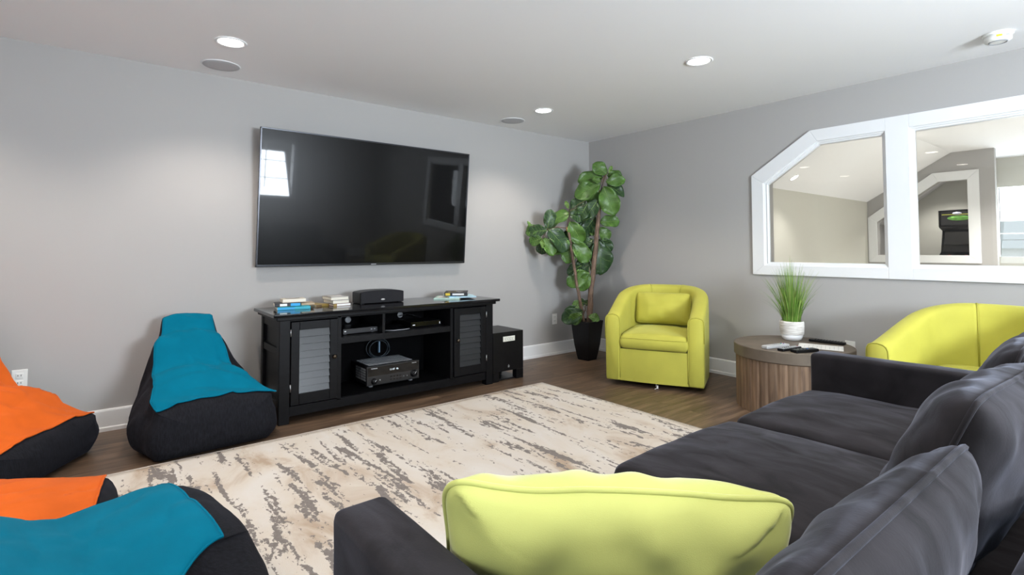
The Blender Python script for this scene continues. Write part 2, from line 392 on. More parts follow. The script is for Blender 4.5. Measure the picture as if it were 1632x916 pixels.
# casing: one flat white board round both openings, mitred at the cut corner
OUT = [(-1.986, .94), (-1.986, 1.815), (-2.483, 2.137), (-4.18, 2.137), (-4.18, .94)]
IN1 = [(-2.09, 1.022), (-2.09, 1.74), (-2.538, 2.04), (-3.008, 2.04), (-3.008, 1.022)]
def casing(name, x_front, x_back, quads):
    bm = bmesh.new()
    for q in quads: prism(bm, q, 'x', x_front, x_back)
    S(name, bm, M_trim, bevel=.003)
casing('trim_1', -.022, 0, [
    [OUT[0], OUT[1], IN1[1], IN1[0]], [OUT[1], OUT[2], IN1[2], IN1[1]],
    [OUT[2], (-3.008, 2.137), IN1[3], IN1[2]], [OUT[0], IN1[0], IN1[4], (-3.008, .94)],
    [(-3.008, .94), (-3.008, 2.137), (-3.155, 2.137), (-3.155, .94)],
    [(-3.155, 2.04), (-3.155, 2.137), (-4.18, 2.137), (-4.07, 2.04)], [(-3.155, .94), (-3.155, 1.022), (-4.07, 1.022), (-4.18, .94)],
    [(-4.07, 1.022), (-4.07, 2.04), (-4.18, 2.137), (-4.18, .94)]])
def window_unit(name, poly, xf, stop=.028):
    """stop frame set in the opening plus the pane"""
    c = Vector((sum(p[0] for p in poly)/len(poly), sum(p[1] for p in poly)/len(poly)))
    def inset(d):
        out = []; n = len(poly)
        for i in range(n):
            p0, p1, p2 = (Vector(poly[(i+k) % n]) for k in (-1, 0, 1))
            def off(a, b):
                t = (b-a).normalized(); nn = Vector((-t.y, t.x))
                if nn.dot(c-a) < 0: nn = -nn
                return a+nn*d, t
            a, ta = off(p0, p1); b, tb = off(p1, p2)
            den = ta.x*tb.y-ta.y*tb.x; s = ((b.x-a.x)*tb.y-(b.y-a.y)*tb.x)/den
            out.append(tuple(a+ta*s))
        return out
    o = struct(bpy.data.objects.new(name, None)); COL.objects.link(o)
    levels = [(0, xf+.0), (.012, xf+.004), (.014, xf+.012), (.024, xf+.014), (.026, xf+.022), (stop, xf+.024), (stop, xf+.055)]
    bm = bmesh.new(); rings = []
    for d, x in levels: rings.append([bm.verts.new((x, *p)) for p in inset(d)])
    n = len(poly)
    for a, b in zip(rings, rings[1:]):
        for i in range(n): bm.faces.new((a[i], a[(i+1) % n], b[(i+1) % n], b[i]))
    mk('window_frame', bm, M_trim, o, smooth=False)
    bm = bmesh.new(); q = inset(stop-.004); prism(bm, q, 'x', xf+.040, xf+.045)
    mk('pane', bm, M_glass, o, smooth=False)
    return o
window_unit('window_1', IN1, -.012)
window_unit('window_2', [(-3.155, 1.022), (-3.155, 2.04), (-4.07, 2.04), (-4.07, 1.022)], -.012)
# jamb lining on the landing side
bm = bmesh.new()
for q in ([(-2.10, 1.0), (-2.10, 1.022), (-3.008, 1.022), (-3.008, 1.0)], [(-3.156, 1.0), (-3.156, 1.022), (-4.07, 1.022), (-4.07, 1.0)]): prism(bm, q, 'x', .04, .13)
S('trim_2', bm, M_trim)

# exterior windows of this room (behind the camera): frame + bars
def sash(name, ax, at, a0, a1, z0, z1, nv, nh):
    o = struct(bpy.data.objects.new(name, None)); COL.objects.link(o)
    def bb(bm, u0, u1, w0, w1, d0, d1):
        if ax == 'x': box(bm, at+d0, at+d1, u0, u1, w0, w1)
        else: box(bm, u0, u1, at+d0, at+d1, w0, w1)
    bm = bmesh.new()
    for u0, u1, w0, w1 in ((a0-.08, a0, z0-.08, z1+.08), (a1, a1+.08, z0-.08, z1+.08), (a0, a1, z0-.08, z0), (a0, a1, z1, z1+.08)): bb(bm, u0, u1, w0, w1, -.02, .02)
    mk('window_frame', bm, M_trim, o, smooth=False)
    bm = bmesh.new()
    for i in range(1, nv): u = lerp(a0, a1, i/nv); bb(bm, u-.008, u+.008, z0, z1, -.07, -.05)
    for i in range(1, nh): z = lerp(z0, z1, i/nh); bb(bm, a0, a1, z-.008, z+.008, -.07, -.05)
    mk('muntins', bm, M_trim, o, smooth=False)
sash('window_3', 'x', XW, -5.9, -4.5, .95, 2.0, 3, 3)
sash('window_4', 'x', XW, -4.12, -2.62, .95, 2.0, 3, 3)
sash('window_5', 'y', YS, -3.1, -1.72, 1.14, 2.1, 3, 3)

# ------------------------------------------------------------------ landing beyond the interior windows (attic room with a sloped ceiling)
KY, KZ, FX, RY = -1.52, 1.852, 4.28, -2.50            # knee wall, its height, far wall, where slope meets the flat ceiling
bm = bmesh.new()
box(bm, .12, FX, KY, KY+.1, 0, KZ); S('wall_landing', bm, M_wall2)
bm = bmesh.new(); prism(bm, [(KY, KZ), (KY+.1, KZ), (KY+.1, KZ+.15), (RY, H+.1), (-5.5, H+.1), (-5.5, H), (RY, H)], 'x', .12, 6.2); S('ceiling_landing', bm, M_ceil)
# far wall with its own cut-corner opening
FO = [(-1.64, 1.077), (-1.64, 1.55), (-2.36, 2.064), (-2.662, 2.064), (-2.662, 1.077)]
bm = bmesh.new()
box(bm, FX, FX+.1, -1.64, KY+.1, 0, H); box(bm, FX, FX+.1, -2.93, -2.662, 0, H); box(bm, FX, FX+.1, -2.662, -1.64, 0, 1.077); box(bm, FX, FX+.1, -2.662, -1.64, 2.064, H)
prism(bm, [(-1.64, 1.55), (-1.64, 2.064), (-2.36, 2.064)], 'x', FX, FX+.1); S('wall_far', bm, M_wall)
FOo = [(-1.53, .975), (-1.53, 1.62), (-2.30, 2.185), (-2.78, 2.185), (-2.78, .975)]
bm = bmesh.new()
for i in range(5): prism(bm, [FOo[i], FOo[(i+1) % 5], FO[(i+1) % 5], FO[i]], 'x', FX-.02, FX)
S('trim_3', bm, M_trim, bevel=.003)
# arcade nook behind the far wall, then the outer wall with a window
NX = 5.4
bm = bmesh.new(); box(bm, FX+.1, NX, -2.75, -2.71, 0, H); S('wall_nook', bm, M_wall)
bm = bmesh.new(); wall_holes_x(bm, NX, NX+.12, -5.5, .1, 0, 2.6, [(-4.0, -2.775, 1.05, 2.03)]); S('wall_outer', bm, M_wall2)
bm = bmesh.new(); box(bm, FX+.1, NX, -1.4, -1.3, 0, H); S('wall_nook_north', bm, M_wall)
bm = bmesh.new(); box(bm, .12, NX, -5.5, -5.4, 0, H); S('wall_landing_south', bm, M_wall2)
bm = bmesh.new(); prism(bm, [(-1.4, 1.55), (-1.4, 1.65), (-2.25, 2.3), (-2.25, 2.2)], 'x', FX+.1, NX); S('ceiling_nook', bm, M_ceil)
sash('window_6', 'x', NX+.10, -4.0, -2.775, 1.05, 2.03, 1, 3)

# the house across the street, seen through that window
def house(name, label, cx, cy, sx_, sy_, zg, ze, zr):
    h = thing(name, label, 'house', (cx, cy, zg))
    z0, z1 = 0, ze-zg
    mk('wall', B(-sx_, sx_, -sy_, sy_, z0, z1), M_siding, h, smooth=False)
    bm = bmesh.new(); e = .4; rz = zr-zg
    a = [bm.verts.new(p) for p in ((-sx_-e, -sy_-e, z1), (sx_+e, -sy_-e, z1), (sx_+e, sy_+e, z1), (-sx_-e, sy_+e, z1))]
    r_ = [bm.verts.new(p) for p in ((0, -sy_*.45, rz), (0, sy_*.45, rz))]
    for f in ((a[0], a[1], r_[0]), (a[1], a[2], r_[1], r_[0]), (a[2], a[3], r_[1]), (a[3], a[0], r_[0], r_[1])): bm.faces.new(f)
    bm.faces.new(a[::-1]); mk('roof', bm, M_roof, h, smooth=False)
    for k in range(5):
        y = -3.2+k*1.25
        f = mk('window', B(-sx_-.05, -sx_, y-.42, y+.42, z1-1.6, z1-.35), M_trim, h, smooth=False)
        mk('pane', B(-sx_-.07, -sx_-.05, y-.34, y+.34, z1-1.5, z1-.43), M_housepane, f, smooth=False)
    return h
M_siding = mat('house_siding', (.80, .78, .74), .8, var=.05, vscale=3)
M_roof = mat('roof_shingle', (.42, .41, .36), .9, var=.15, vscale=12)
M_housepane = mat('house_window_pane', (.25, .42, .42), .15, var=.2, vscale=2)
M_lawn = mat('lawn', (.18, .22, .12), .9, var=.3, vscale=2)
house('house', 'pale hip-roofed house across the street seen through the landing window', 25, -1.2, 3.2, 4.6, -4.0, 1.18, 2.3)
S('ground', B(6.6, 60, -40, 40, -4.2, -4.0), M_lawn)

# arcade machine in the nook
t = thing('arcade_cabinet', 'black arcade game cabinet behind the far interior window', 'arcade machine', (5.0, -2.47, 0), 0)
prof = [(.33, 0), (-.30, 0), (-.30, .86), (-.42, .94), (-.42, 1.0), (-.16, 1.12), (-.06, 1.42), (-.24, 1.47), (-.24, 1.70), (.33, 1.74)]
for y in (-.225, .215):
    bm = bmesh.new(); prism(bm, prof, 'y', y, y+.012); mk('side_panel', bm, M_blackpl, t, smooth=False)
inn = [(p[0]+.02 if p[0] < 0 else p[0]-.02, p[1]) for p in prof]
bm = bmesh.new(); prism(bm, inn, 'y', -.215, .215); mk('body', bm, M_blackpl, t, smooth=False)
mq = mk('marquee', B(-.235, -.222, -.20, .20, 1.50, 1.68), mat('marquee_black', (.03, .03, .035), .3, var=.3, vscale=30), t, smooth=False)
bm = bmesh.new(); lathe(bm, [(.045, 0), (.05, .004), (.0, .006)][:2], 20, Matrix.Translation((-.236, 0, 1.59)) @ Matrix.Rotation(R(-90), 4, 'Y') @ Matrix.Diagonal((.7, 2.6, 1, 1))); mk('emblem', bm, mat('marquee_green', (.25, .6, .12), .4, var=.3, vscale=20, emit=.25), mq)
bm = bmesh.new(); box(bm, -.240, -.236, -.17, .19, 1.635, 1.647); mk('stripe', bm, mat('marquee_yellow', (.6, .6, .1), .4, emit=.2), mq, smooth=False)
bm = bmesh.new(); lathe(bm, [(.02, 0), (.024, .004)], 16, Matrix.Translation((-.240, .02, 1.655)) @ Matrix.Rotation(R(-90), 4, 'Y') @ Matrix.Diagonal((.7, 2.2, 1, 1))); mk('badge', bm, mat('marquee_lilac', (.55, .55, .7), .4, emit=.2), mq)
scr = mk('screen', B(-.135, -.12, -.19, .19, 1.13, 1.40, M=Matrix.Rotation(R(14), 4, 'Y') @ Matrix.Translation((-.30, 0, .02))), M_blackgl, t, smooth=False)
mk('control_panel', B(-.41, -.18, -.2, .2, 1.0, 1.02, M=Matrix.Translation((0, 0, -.02))), M_blackgl, t, smooth=False)
for y in (-.08, .1):
    bm = bmesh.new(); lathe(bm, [(.006, 0), (.006, .05), (.016, .055), (.018, .065), (.01, .08)], 12, Matrix.Translation((-.32, y, 1.0))); mk('joystick', bm, M_red, t)
# ------------------------------------------------------------------ ceiling fittings
def emit_mat(name, col, s):
    m, tt, b = new_mat(name); b.inputs['Emission Color'].default_value = (*col, 1); b.inputs['Emission Strength'].default_value = s; b.inputs['Base Color'].default_value = (.8, .8, .8, 1)
    return m
M_glow = emit_mat('lamp_glow', (1, .95, .88), LAMP_GLOW)
def downlight(x, y, z, label, watts=None, tilt=None, col=None):
    t = thing('recessed_downlight', label, 'ceiling light', (x, y, z), 0, 'recessed ceiling downlights')
    rot = tilt or Matrix.Identity(4)
    bm = bmesh.new(); prof = [(.088, -.001), (.090, -.004), (.084, -.007), (.074, -.006), (.070, -.001)]
    lathe(bm, prof, 40, rot, cap=False); mk('trim_ring', bm, M_trim, t)
    bm = bmesh.new(); lathe(bm, [(.072, -.001), (.06, -.0042), (.03, -.005), (.001, -.0052)], 40, rot); mk('lens', bm, M_glow, t)
    l = bpy.data.lights.new('downlight_beam', 'SPOT'); l.energy = (watts or LAMP_W)*4; l.color = col or LAMP_COL; l.spot_size = R(126); l.spot_blend = .6; l.shadow_soft_size = .065
    o = bpy.data.objects.new('downlight_beam', l); COL.objects.link(o); o.parent = t; o.location = rot @ Vector((0, 0, -.02)); o.rotation_euler = rot.to_euler()
    return t
downlight(-3.979, -.756, H, 'lit recessed downlight nearest the left wall, largest of those lit overhead')
downlight(-1.399, -.749, H, 'small lit recessed downlight near the corner with the fig tree')
downlight(-1.42, -2.354, H, 'lit recessed downlight in mid ceiling above the lime chair')
for x, y in ((-3.979, -2.35), (-3.979, -4.6), (-1.42, -4.6), (-5.6, -2.35), (-5.6,-.75)):
    downlight(x, y, H, 'lit recessed downlight outside the view overhead')
sl = math.atan2(H-KZ, KY-RY)
def slope_z(y): return KZ+(H-KZ)*(KY-y)/(KY-RY)
NEUT = (1, .96, .91)
downlight(1.5, -1.70, slope_z(-1.70), 'lit downlight in the sloped landing ceiling, left pane', 22, Matrix.Rotation(-sl, 4, 'X'), NEUT).scale = (.6, .6, .6)
downlight(2.65, -2.45, slope_z(-2.45), 'lit downlight at the landing ceiling, right pane edge', 20, Matrix.Rotation(-sl, 4, 'X'), NEUT)
downlight(2.2, -4.2, H, 'added unseen downlight over the landing floor', 85, None, NEUT)  # this and the next four: out-of-view lamps added to brighten landing and nook
downlight(1.0, -4.6, H, 'added unseen downlight near the landing south wall', 75, None, NEUT)
downlight(3.4, -3.6, H, 'added unseen downlight near the far landing wall', 62, None, NEUT)
downlight(5.0, -3.9, H, 'added unseen downlight beside the landing window', 35, None, NEUT)
downlight(4.85, -2.3, 2.2, 'added unseen downlight over the arcade cabinet', 16, None, NEUT)
def ceiling_speaker(x, y, label):
    t = thing('ceiling_speaker', label, 'speaker', (x, y, H), 0, 'round in-ceiling speakers')
    bm = bmesh.new(); lathe(bm, [(.122, -.0005), (.122, -.005), (.117, -.007), (.113, -.005)], 48, cap=False); mk('rim', bm, M_trim, t)
    bm = bmesh.new(); lathe(bm, [(.114, -.001), (.113, -.005), (.08, -.0062), (.001, -.0068)], 48); mk('grille', bm, M_grille, t)
ceiling_speaker(-3.949, -.262, 'round grey ceiling speaker above the wall left of the television')
ceiling_speaker(-1.387, -.28, 'round grey ceiling speaker above the television\'s right end')
t = thing('smoke_detector', 'white round smoke detector with yellow sticker on the ceiling', 'smoke detector', (-.424, -3.709, H))
bm = bmesh.new(); lathe(bm, [(.072, 0), (.073, -.010), (.068, -.014), (.055, -.014)], 40); mk('base_plate', bm, M_plastic, t)
bm = bmesh.new(); lathe(bm, [(.064, -.014), (.064, -.040), (.058, -.048), (.03, -.052), (.001, -.052)], 40); mk('housing', bm, M_plastic, t)
bm = bmesh.new(); lathe(bm, [(.045, -.0500), (.043, -.054), (.04, -.0545), (.038, -.051)], 32, cap=False); mk('vent_ring', bm, M_grey, t)
def sticker(bm, r, a0, a1, z0, z1, n=8):
    V = [[bm.verts.new((rr*math.cos(lerp(a0, a1, i/n)), rr*math.sin(lerp(a0, a1, i/n)), z)) for rr, z in ((r, z0), (r, z1))] for i in range(n+1)]
    for i in range(n): bm.faces.new((V[i][0], V[i+1][0], V[i+1][1], V[i][1]))
bm = bmesh.new(); sticker(bm, .0645, R(183), R(207), -.034, -.022); mk('sticker', bm, M_yellow, t)
bm = bmesh.new(); sticker(bm, .0645, R(222), R(245), -.030, -.024); mk('printed_mark', bm, M_grey, t)

# wall outlets
def outlet(name, label, loc, rz, face):
    t = thing(name, label, 'wall outlet', loc, rz)
    mk('cover_plate', B(-.036, .036, -.006, 0, -.058, .058), M_plastic, t, bevel=.003, smooth=False)
    if face == 'duplex':
        for z in (-.022, .022):
            r_ = mk('receptacle', B(-.017, .017, -.009, -.005, z-.015, z+.015), M_plastic, t, bevel=.004, smooth=False)
            bm = bmesh.new()
            for x in (-.007, .007): box(bm, x-.0013, x+.0013, -.0095, -.0088, z-.003, z+.007)
            mk('slots', bm, M_blackpl, r_, smooth=False)
    else:
        bm = bmesh.new(); box(bm, -.018, .018, -.009, -.005, -.034, .034); mk('rocker', bm, M_plastic, t, bevel=.003, smooth=False)
outlet('wall_outlet', 'white duplex outlet on the wall beside the fig tree planter', (-.575, 0, .392), 0, 'duplex')
outlet('wall_outlet', 'white outlet plate half hidden behind the orange bean bag', (-4.945, 0, .392), 0, 'duplex')
outlet('wall_plate', 'white wall plate right of the round wooden side table', (0, -2.737, .392), R(-90), 'rocker')

# ------------------------------------------------------------------ rug
def rugf(u, v): return (lerp(-1.58, 1.58, u), lerp(-1.35, 1.35, v), .011+.0012*noise.noise(Vector((u*9, v*9, 0))))
bm = bmesh.new(); grid(bm, 60, 50, rugf)
V = bmesh.ops.extrude_face_region(bm, geom=bm.faces[:]); bmesh.ops.translate(bm, verts=[v for v in V['geom'] if isinstance(v, bmesh.types.BMVert)], vec=(0, 0, -.0095))
rug = tag(mk('area_rug', bm, M_rug, loc=(-3.115, -2.235, 0), rot=(0, 0, R(.3))), 'cream area rug with distressed grey streaks on the wood floor', 'rug')
bm = bmesh.new()
tube(bm, [(-1.58, -1.35, .008), (1.58, -1.35, .008), (1.58, 1.35, .008), (-1.58, 1.35, .008)], .006, 6, closed=True)
mk('bound_edge', bm, mat('rug_binding', (.42, .38, .34), .9, var=.1, vscale=60), rug)

# ------------------------------------------------------------------ television
TX0, TX1 = -3.662, -1.808; TW = TX1-TX0; TH = 1.046; tl = math.atan2(.088, 1.039)
t = thing('television', 'huge black flat television mounted on the grey wall', 'television', ((TX0+TX1)/2, -.105, 1.035), 0)
MR = Matrix.Translation((0, .045, 0)) @ Matrix.Rotation(tl, 4, 'X')
hw = TW/2
mk('back_shell', B(-hw+.004, hw-.004, .008, .035, .004, TH-.004, M=MR), M_blackpl, t, smooth=False, bevel=.006)
mk('rear_housing', B(-hw*.75, hw*.75, .03, .052, .08, TH*.62, M=MR), M_blackpl, t, smooth=False, bevel=.01)
bm = bmesh.new(); b_ = .011
for a in ((-hw, -hw+b_, 0, .026, 0, TH), (hw-b_, hw, 0, .026, 0, TH), (-hw, hw, 0, .026, TH-b_, TH), (-hw, hw, 0, .026, 0, b_+.006)): box(bm, *a, M=MR)
mk('bezel', bm, M_bezel, t, smooth=False, bevel=.002)
mk('screen', B(-hw+b_, hw-b_, .003, .012, b_+.006, TH-b_, M=MR), M_screen, t, smooth=False)
mk('badge', B(-.022, .022, -.0015, .001, .004, .011, M=MR), M_grey, t, smooth=False)
bm = bmesh.new(); box(bm, -.35, .35, .088, .105, .25, .75); box(bm, -.25, -.2, .03, .1, .3, .7); box(bm, .2, .25, .03, .1, .3, .7)
mk('wall_mount', bm, M_blackpl, t, smooth=False)

# ------------------------------------------------------------------ media console
t = thing('media_console', 'long black media console with louvred doors under the television', 'tv stand', (-2.745, -.38, 0), 0)
ox, oy = -2.745, -.38
def W(x0, x1, y0, y1, z0, z1): return (x0-ox, x1-ox, y0-oy, y1-oy, z0, z1)
YF, YB = -.60, -.13; ZTOP = .738; ZU = .712
bm = bmesh.new(); box(bm, *W(-3.685, -1.835, -.665, -.115, ZTOP-.022, ZTOP)); mk('top', bm, M_blacktop, t, smooth=False, bevel=.005)
mk('top_moulding', B(*W(-3.66, -1.86, -.64, -.125, ZU-.02, ZTOP-.022)), M_black, t, smooth=False, bevel=.006)
for x0, x1 in ((-3.635, -3.565), (-1.945, -1.875)):
    for y0, y1 in ((YF-.012, YF+.055), (YB-.055, YB)):
        mk('corner_post', B(*W(x0, x1, y0, y1, 0, ZU-.02)), M_black, t, smooth=False, bevel=.004)
for x0, x1 in ((-3.615, -3.60), (-1.905, -1.89)):
    mk('side_panel', B(*W(x0, x1, YF+.05, YB-.05, .09, ZU-.02)), M_black, t, smooth=False)
for x0, x1 in ((-3.63, -3.60), (-1.905, -1.875)):
    for z0, z1 in ((.08, .15), (.45, .50), (.63, ZU-.02)):
        mk('side_rail', B(*W(x0, x1, YF+.05, YB-.05, z0, z1)), M_black, t, smooth=False, bevel=.003)
mk('top_rail', B(*W(-3.565, -1.945, YF, YF+.03, .682, ZU-.02)), M_black, t, smooth=False)
mk('bottom_rail', B(*W(-3.565, -1.945, YF, YF+.03, .045, .11)), M_black, t, smooth=False, bevel=.003)
mk('bottom_shelf', B(*W(-3.60, -1.90, YF+.02, YB-.01, .085, .105)), M_inshade, t, smooth=False)
mk('back_panel', B(*W(-3.58, -1.92, YB-.02, YB-.008, .1, ZU-.02)), M_inshade, t, smooth=False)
for x0, x1 in ((-3.24, -3.212), (-2.30, -2.274)):
    mk('partition', B(*W(x0, x1, YF, YB-.02, .10, .69)), M_black, t, smooth=False)
mk('shelf', B(*W(-3.212, -2.30, YF+.004, YB-.02, .492, .536)), M_black, t, smooth=False)
mk('shelf_divider', B(*W(-2.892, -2.872, YF+.012, YB-.02, .536, .685)), M_black, t, smooth=False)
def louvre_door(x0, x1, hinge):
    d = mk('door', B(0, 1, 0, 1, 0, 1), M_black, t)
    bm = bmesh.new(); z0, z1, f = .118, .676, .055
    y0, y1 = YF-.016, YF+.004
    for a in ((x0, x0+f, y0, y1, z0, z1), (x1-f, x1, y0, y1, z0, z1), (x0+f, x1-f, y0, y1, z1-f, z1), (x0+f, x1-f, y0, y1, z0, z0+f+.02)): box(bm, *W(*a))
    me = d.data; bm.to_mesh(me); bm.free(); b = d.modifiers.new('bevel', 'BEVEL'); b.width = .003; b.segments = 2
    for p in me.polygons: p.use_smooth = False
    n = 9; zz0, zz1 = z0+f+.02, z1-f; st = (zz1-zz0)/n
    for i in range(n):
        zc = zz0+st*(i+.5)
        bm = bmesh.new()
        box(bm, x0+f-ox, x1-f-ox, -.004, .004, -st*.60, st*.60, M=Matrix.Translation((0, YF-.006-oy+.004, zc)) @ Matrix.Rotation(R(-16), 4, 'X'))
        mk('louvre', bm, M_louver, d, smooth=False)
    kx = x1-f/2 if hinge == 'l' else x0+f/2
    bm = bmesh.new(); lathe(bm, [(.006, 0), (.006, .010), (.013, .016), (.015, .022), (.011, .028), (.001, .030)], 20, Matrix.Translation((kx-ox, y0-oy, .415)) @ Matrix.Rotation(R(90), 4, 'X')); mk('knob', bm, M_brass, d)
    hx = x0-.003 if hinge == 'l' else x1+.003
    for z in (.21, .58):
        bm = bmesh.new(); lathe(bm, [(.004, 0), (.004, .05)], 10, Matrix.Translation((hx-ox, y0-oy, z))); mk('hinge', bm, M_steel, d)
louvre_door(-3.56, -3.243, 'l'); louvre_door(-2.271, -1.95, 'r')
for x, z in ((-2.99, .60), (-2.53, .605)):
    bm = bmesh.new(); lathe(bm, [(.024, 0), (.026, .004), (.02, .006)], 24, Matrix.Translation((x-ox, YB-.02-oy, z)) @ Matrix.Rotation(R(90), 4, 'X')); mk('lit_cable_hole', bm, M_grey, t)  # grey disc standing in for lit wall seen through a cable hole

# receiver
t = thing('av_receiver', 'black home theatre receiver on the console bottom shelf', 'receiver', (-2.745, -.31, .1056), R(0))
mk('body', B(-.215, .215, -.15, .15, .022, .165), M_blackpl, t, smooth=False, bevel=.003)
fc = mk('front_panel', B(-.222, .222, -.172, -.15, .02, .165), mat('receiver_face', (.02, .02, .021), .3, var=.1, vscale=20), t, smooth=False, bevel=.003)
mk('display', B(-.215, .215, -.1745, -.172, .092, .158), M_blackgl, fc, smooth=False)
text_obj('brand_lettering', 'YAMAHA', .013, M_white, fc, (-.165, -.1750, .148), (R(90), 0, 0))
text_obj('display_digits', '11:47  4b', .020, mat('display_glow', (.75, .85, .9), .5, emit=.5), fc, (.0, -.1750, .124), (R(90), 0, 0))
text_obj('model_lettering', 'AVENTAGE', .008, M_white, fc, (.175, -.1750, .150), (R(90), 0, 0))
for x, z, r_ in ((-.165, .052, .021), (.172, .066, .026)):
    bm = bmesh.new(); lathe(bm, [(r_+.004, 0), (r_+.003, .003), (r_, .004), (r_*.9, .022), (r_*.7, .024), (.001, .024)], 28, Matrix.Translation((x, -.172, z)) @ Matrix.Rotation(R(90), 4, 'X'))
    k = mk('knob', bm, M_blackpl, fc)
    bm = bmesh.new(); box(bm, -.0015, .0015, -.0245, -.0235, 0, r_*.75, M=Matrix.Translation((x, -.172, z)) @ Matrix.Rotation(R(35), 4, 'Y')); mk('pointer', bm, M_white, k, smooth=False)
for i in range(4):
    for j in range(2): mk('button', B(-.03+i*.026, -.016+i*.026, -.1755, -.172, .042+j*.022, .05+j*.022), M_blackgl, fc, smooth=False)
for x in (.085, .115, -.115): 
    bm = bmesh.new(); lathe(bm, [(.006, 0), (.006, .002)], 14, Matrix.Translation((x, -.172, .055)) @ Matrix.Rotation(R(90), 4, 'X')); mk('jack', bm, M_steel, fc)
bm = bmesh.new()
for i in range(13):
    for j in range(6): box(bm, -.19+i*.029, -.166+i*.029, -.125+j*.043, -.09+j*.043, .165, .1675)
mk('top_vent', bm, M_grey, t, smooth=False)
bm = bmesh.new()
for i in range(4):
    for j in range(5): box(bm, -.217, -.215, -.13+i*.05, -.09+i*.05, .05+j*.02, .064+j*.02)
mk('side_vent', bm, M_grey, t, smooth=False)
for x in (-.17, .17):
    for y in (-.12, .12):
        bm = bmesh.new(); lathe(bm, [(.016, 0), (.018, .006), (.018, .022)], 16, Matrix.Translation((x, y, 0))); mk('foot', bm, M_grey, t)
# cable loops behind it
bm = bmesh.new(); pts = []
for i in range(90):
    a = i/90*math.pi*6; r_ = .072+.014*math.sin(a*.37)
    pts.append((r_*1.25*math.cos(a), .004*math.sin(a*1.3)+.012*math.sin(i*.07), r_*math.sin(a)+.01*math.sin(a*.5)))
tube(bm, pts, .0035, 6)
cb = tag(mk('coiled_cable', bm, mat('cable_rubber', (.02, .03, .04), .3, var=.3, vscale=20), loc=(-2.74, -.19, .345)), 'coiled black cable standing behind the receiver', 'cable')
bm = bmesh.new(); box(bm, -.006, .006, -.012, .012, -.03, .06); mk('coil_glint', bm, mat('glint_blue', (.15, .25, .35), .4), cb, smooth=False)  # small blue strip painted in for a bluish reflection on the coil
# disc player and set-top box
t = thing('disc_player', 'slim black disc player on the upper left console shelf', 'disc player', (-2.955, -.40, .5366), R(0))
t.location.x = -3.03
mk('body', B(-.135, .135, -.10, .12, .006, .042), M_blackpl, t, smooth=False, bevel=.003)
fp = mk('front_panel', B(-.135, .135, -.108, -.10, .006, .042), mat('player_face', (.03, .03, .033), .3, var=.1, vscale=20), t, smooth=False, bevel=.002)
mk('logo', B(-.125, -.112, -.1088, -.108, .022, .029), M_white, fp, smooth=False)
for x in (.085, .11): mk('button', B(x-.006, x+.006, -.1095, -.108, .022, .03), M_grey, fp, smooth=False)
for x in (-.11, .11): mk('foot', B(x-.012, x+.012, -.08, -.06, 0, .006), M_grey, t, smooth=False)
t = thing('game_console', 'black game box on the upper right console shelf', 'game console', (-2.475, -.41, .5366), R(0))
mk('body', B(-.14, .14, -.10, .13, .008, .046), M_blackpl, t, smooth=False, bevel=.004)
fp = mk('front_panel', B(-.141, .141, -.106, -.10, .007, .047), M_blackgl, t, smooth=False, bevel=.002)
mk('light_mark', B(-.125, -.105, -.1068, -.106, .02, .027), M_white, fp, smooth=False)
mk('power_mark', B(.118, .126, -.1068, -.106, .018, .032), M_white, fp, smooth=False)
for x in (-.11, .11): mk('foot', B(x-.012, x+.012, -.08, -.06, 0, .008), M_blackpl, t, smooth=False)
bm = bmesh.new(); tube(bm, [(-2.56, -.20, .60), (-2.50, -.22, .615), (-2.44, -.2, .60), (-2.40, -.22, .59), (-2.38, -.26, .578)], .003, 6)
tag(mk('power_cable', bm, M_blackpl), 'thin black cable curving behind the upper right game box', 'cable')
bm = bmesh.new(); tube(bm, [(-2.84, -.50, .540), (-2.78, -.545, .540), (-2.70, -.555, .541), (-2.64, -.535, .5405)], .0035, 6)
tag(mk('loose_cable', bm, M_grey), 'loose grey cable lying on the shelf beside the game box', 'cable')

# centre speaker on the console
t = thing('centre_speaker', 'black centre speaker with curved top on the console', 'speaker', (-2.79, -.30, ZTOP))
prof = [(-.185, .003), (.185, .003), (.185, .086)]+[(.185*math.cos(a), .086+.018*math.sin(a)) for a in [R(8+164*i/16) for i in range(17)]]+[(-.185, .086)]
bm = bmesh.new(); prism(bm, prof, 'y', -.06, .10); mk('cabinet', bm, M_blackpl, t, smooth=False, bevel=.004)
prof2 = [(x*.985, .006+(z-.003)*.97) for x, z in prof]
bm = bmesh.new(); prism(bm, prof2, 'y', -.072, -.06); g = mk('grille_cloth', bm, M_cloth_bk, t, smooth=False, bevel=.004)
bm = bmesh.new(); lathe(bm, [(.017, 0), (.016, .002), (.001, .0025)], 24, Matrix.Translation((0, -.0722, .030)) @ Matrix.Rotation(R(90), 4, 'X') @ Matrix.Diagonal((1, .42, 1, 1))); mk('badge', bm, M_silver, g)
for x in (-.16, .16): mk('foot', B(x-.015, x+.015, -.05, .09, 0, .003), M_blackpl, t, smooth=False)

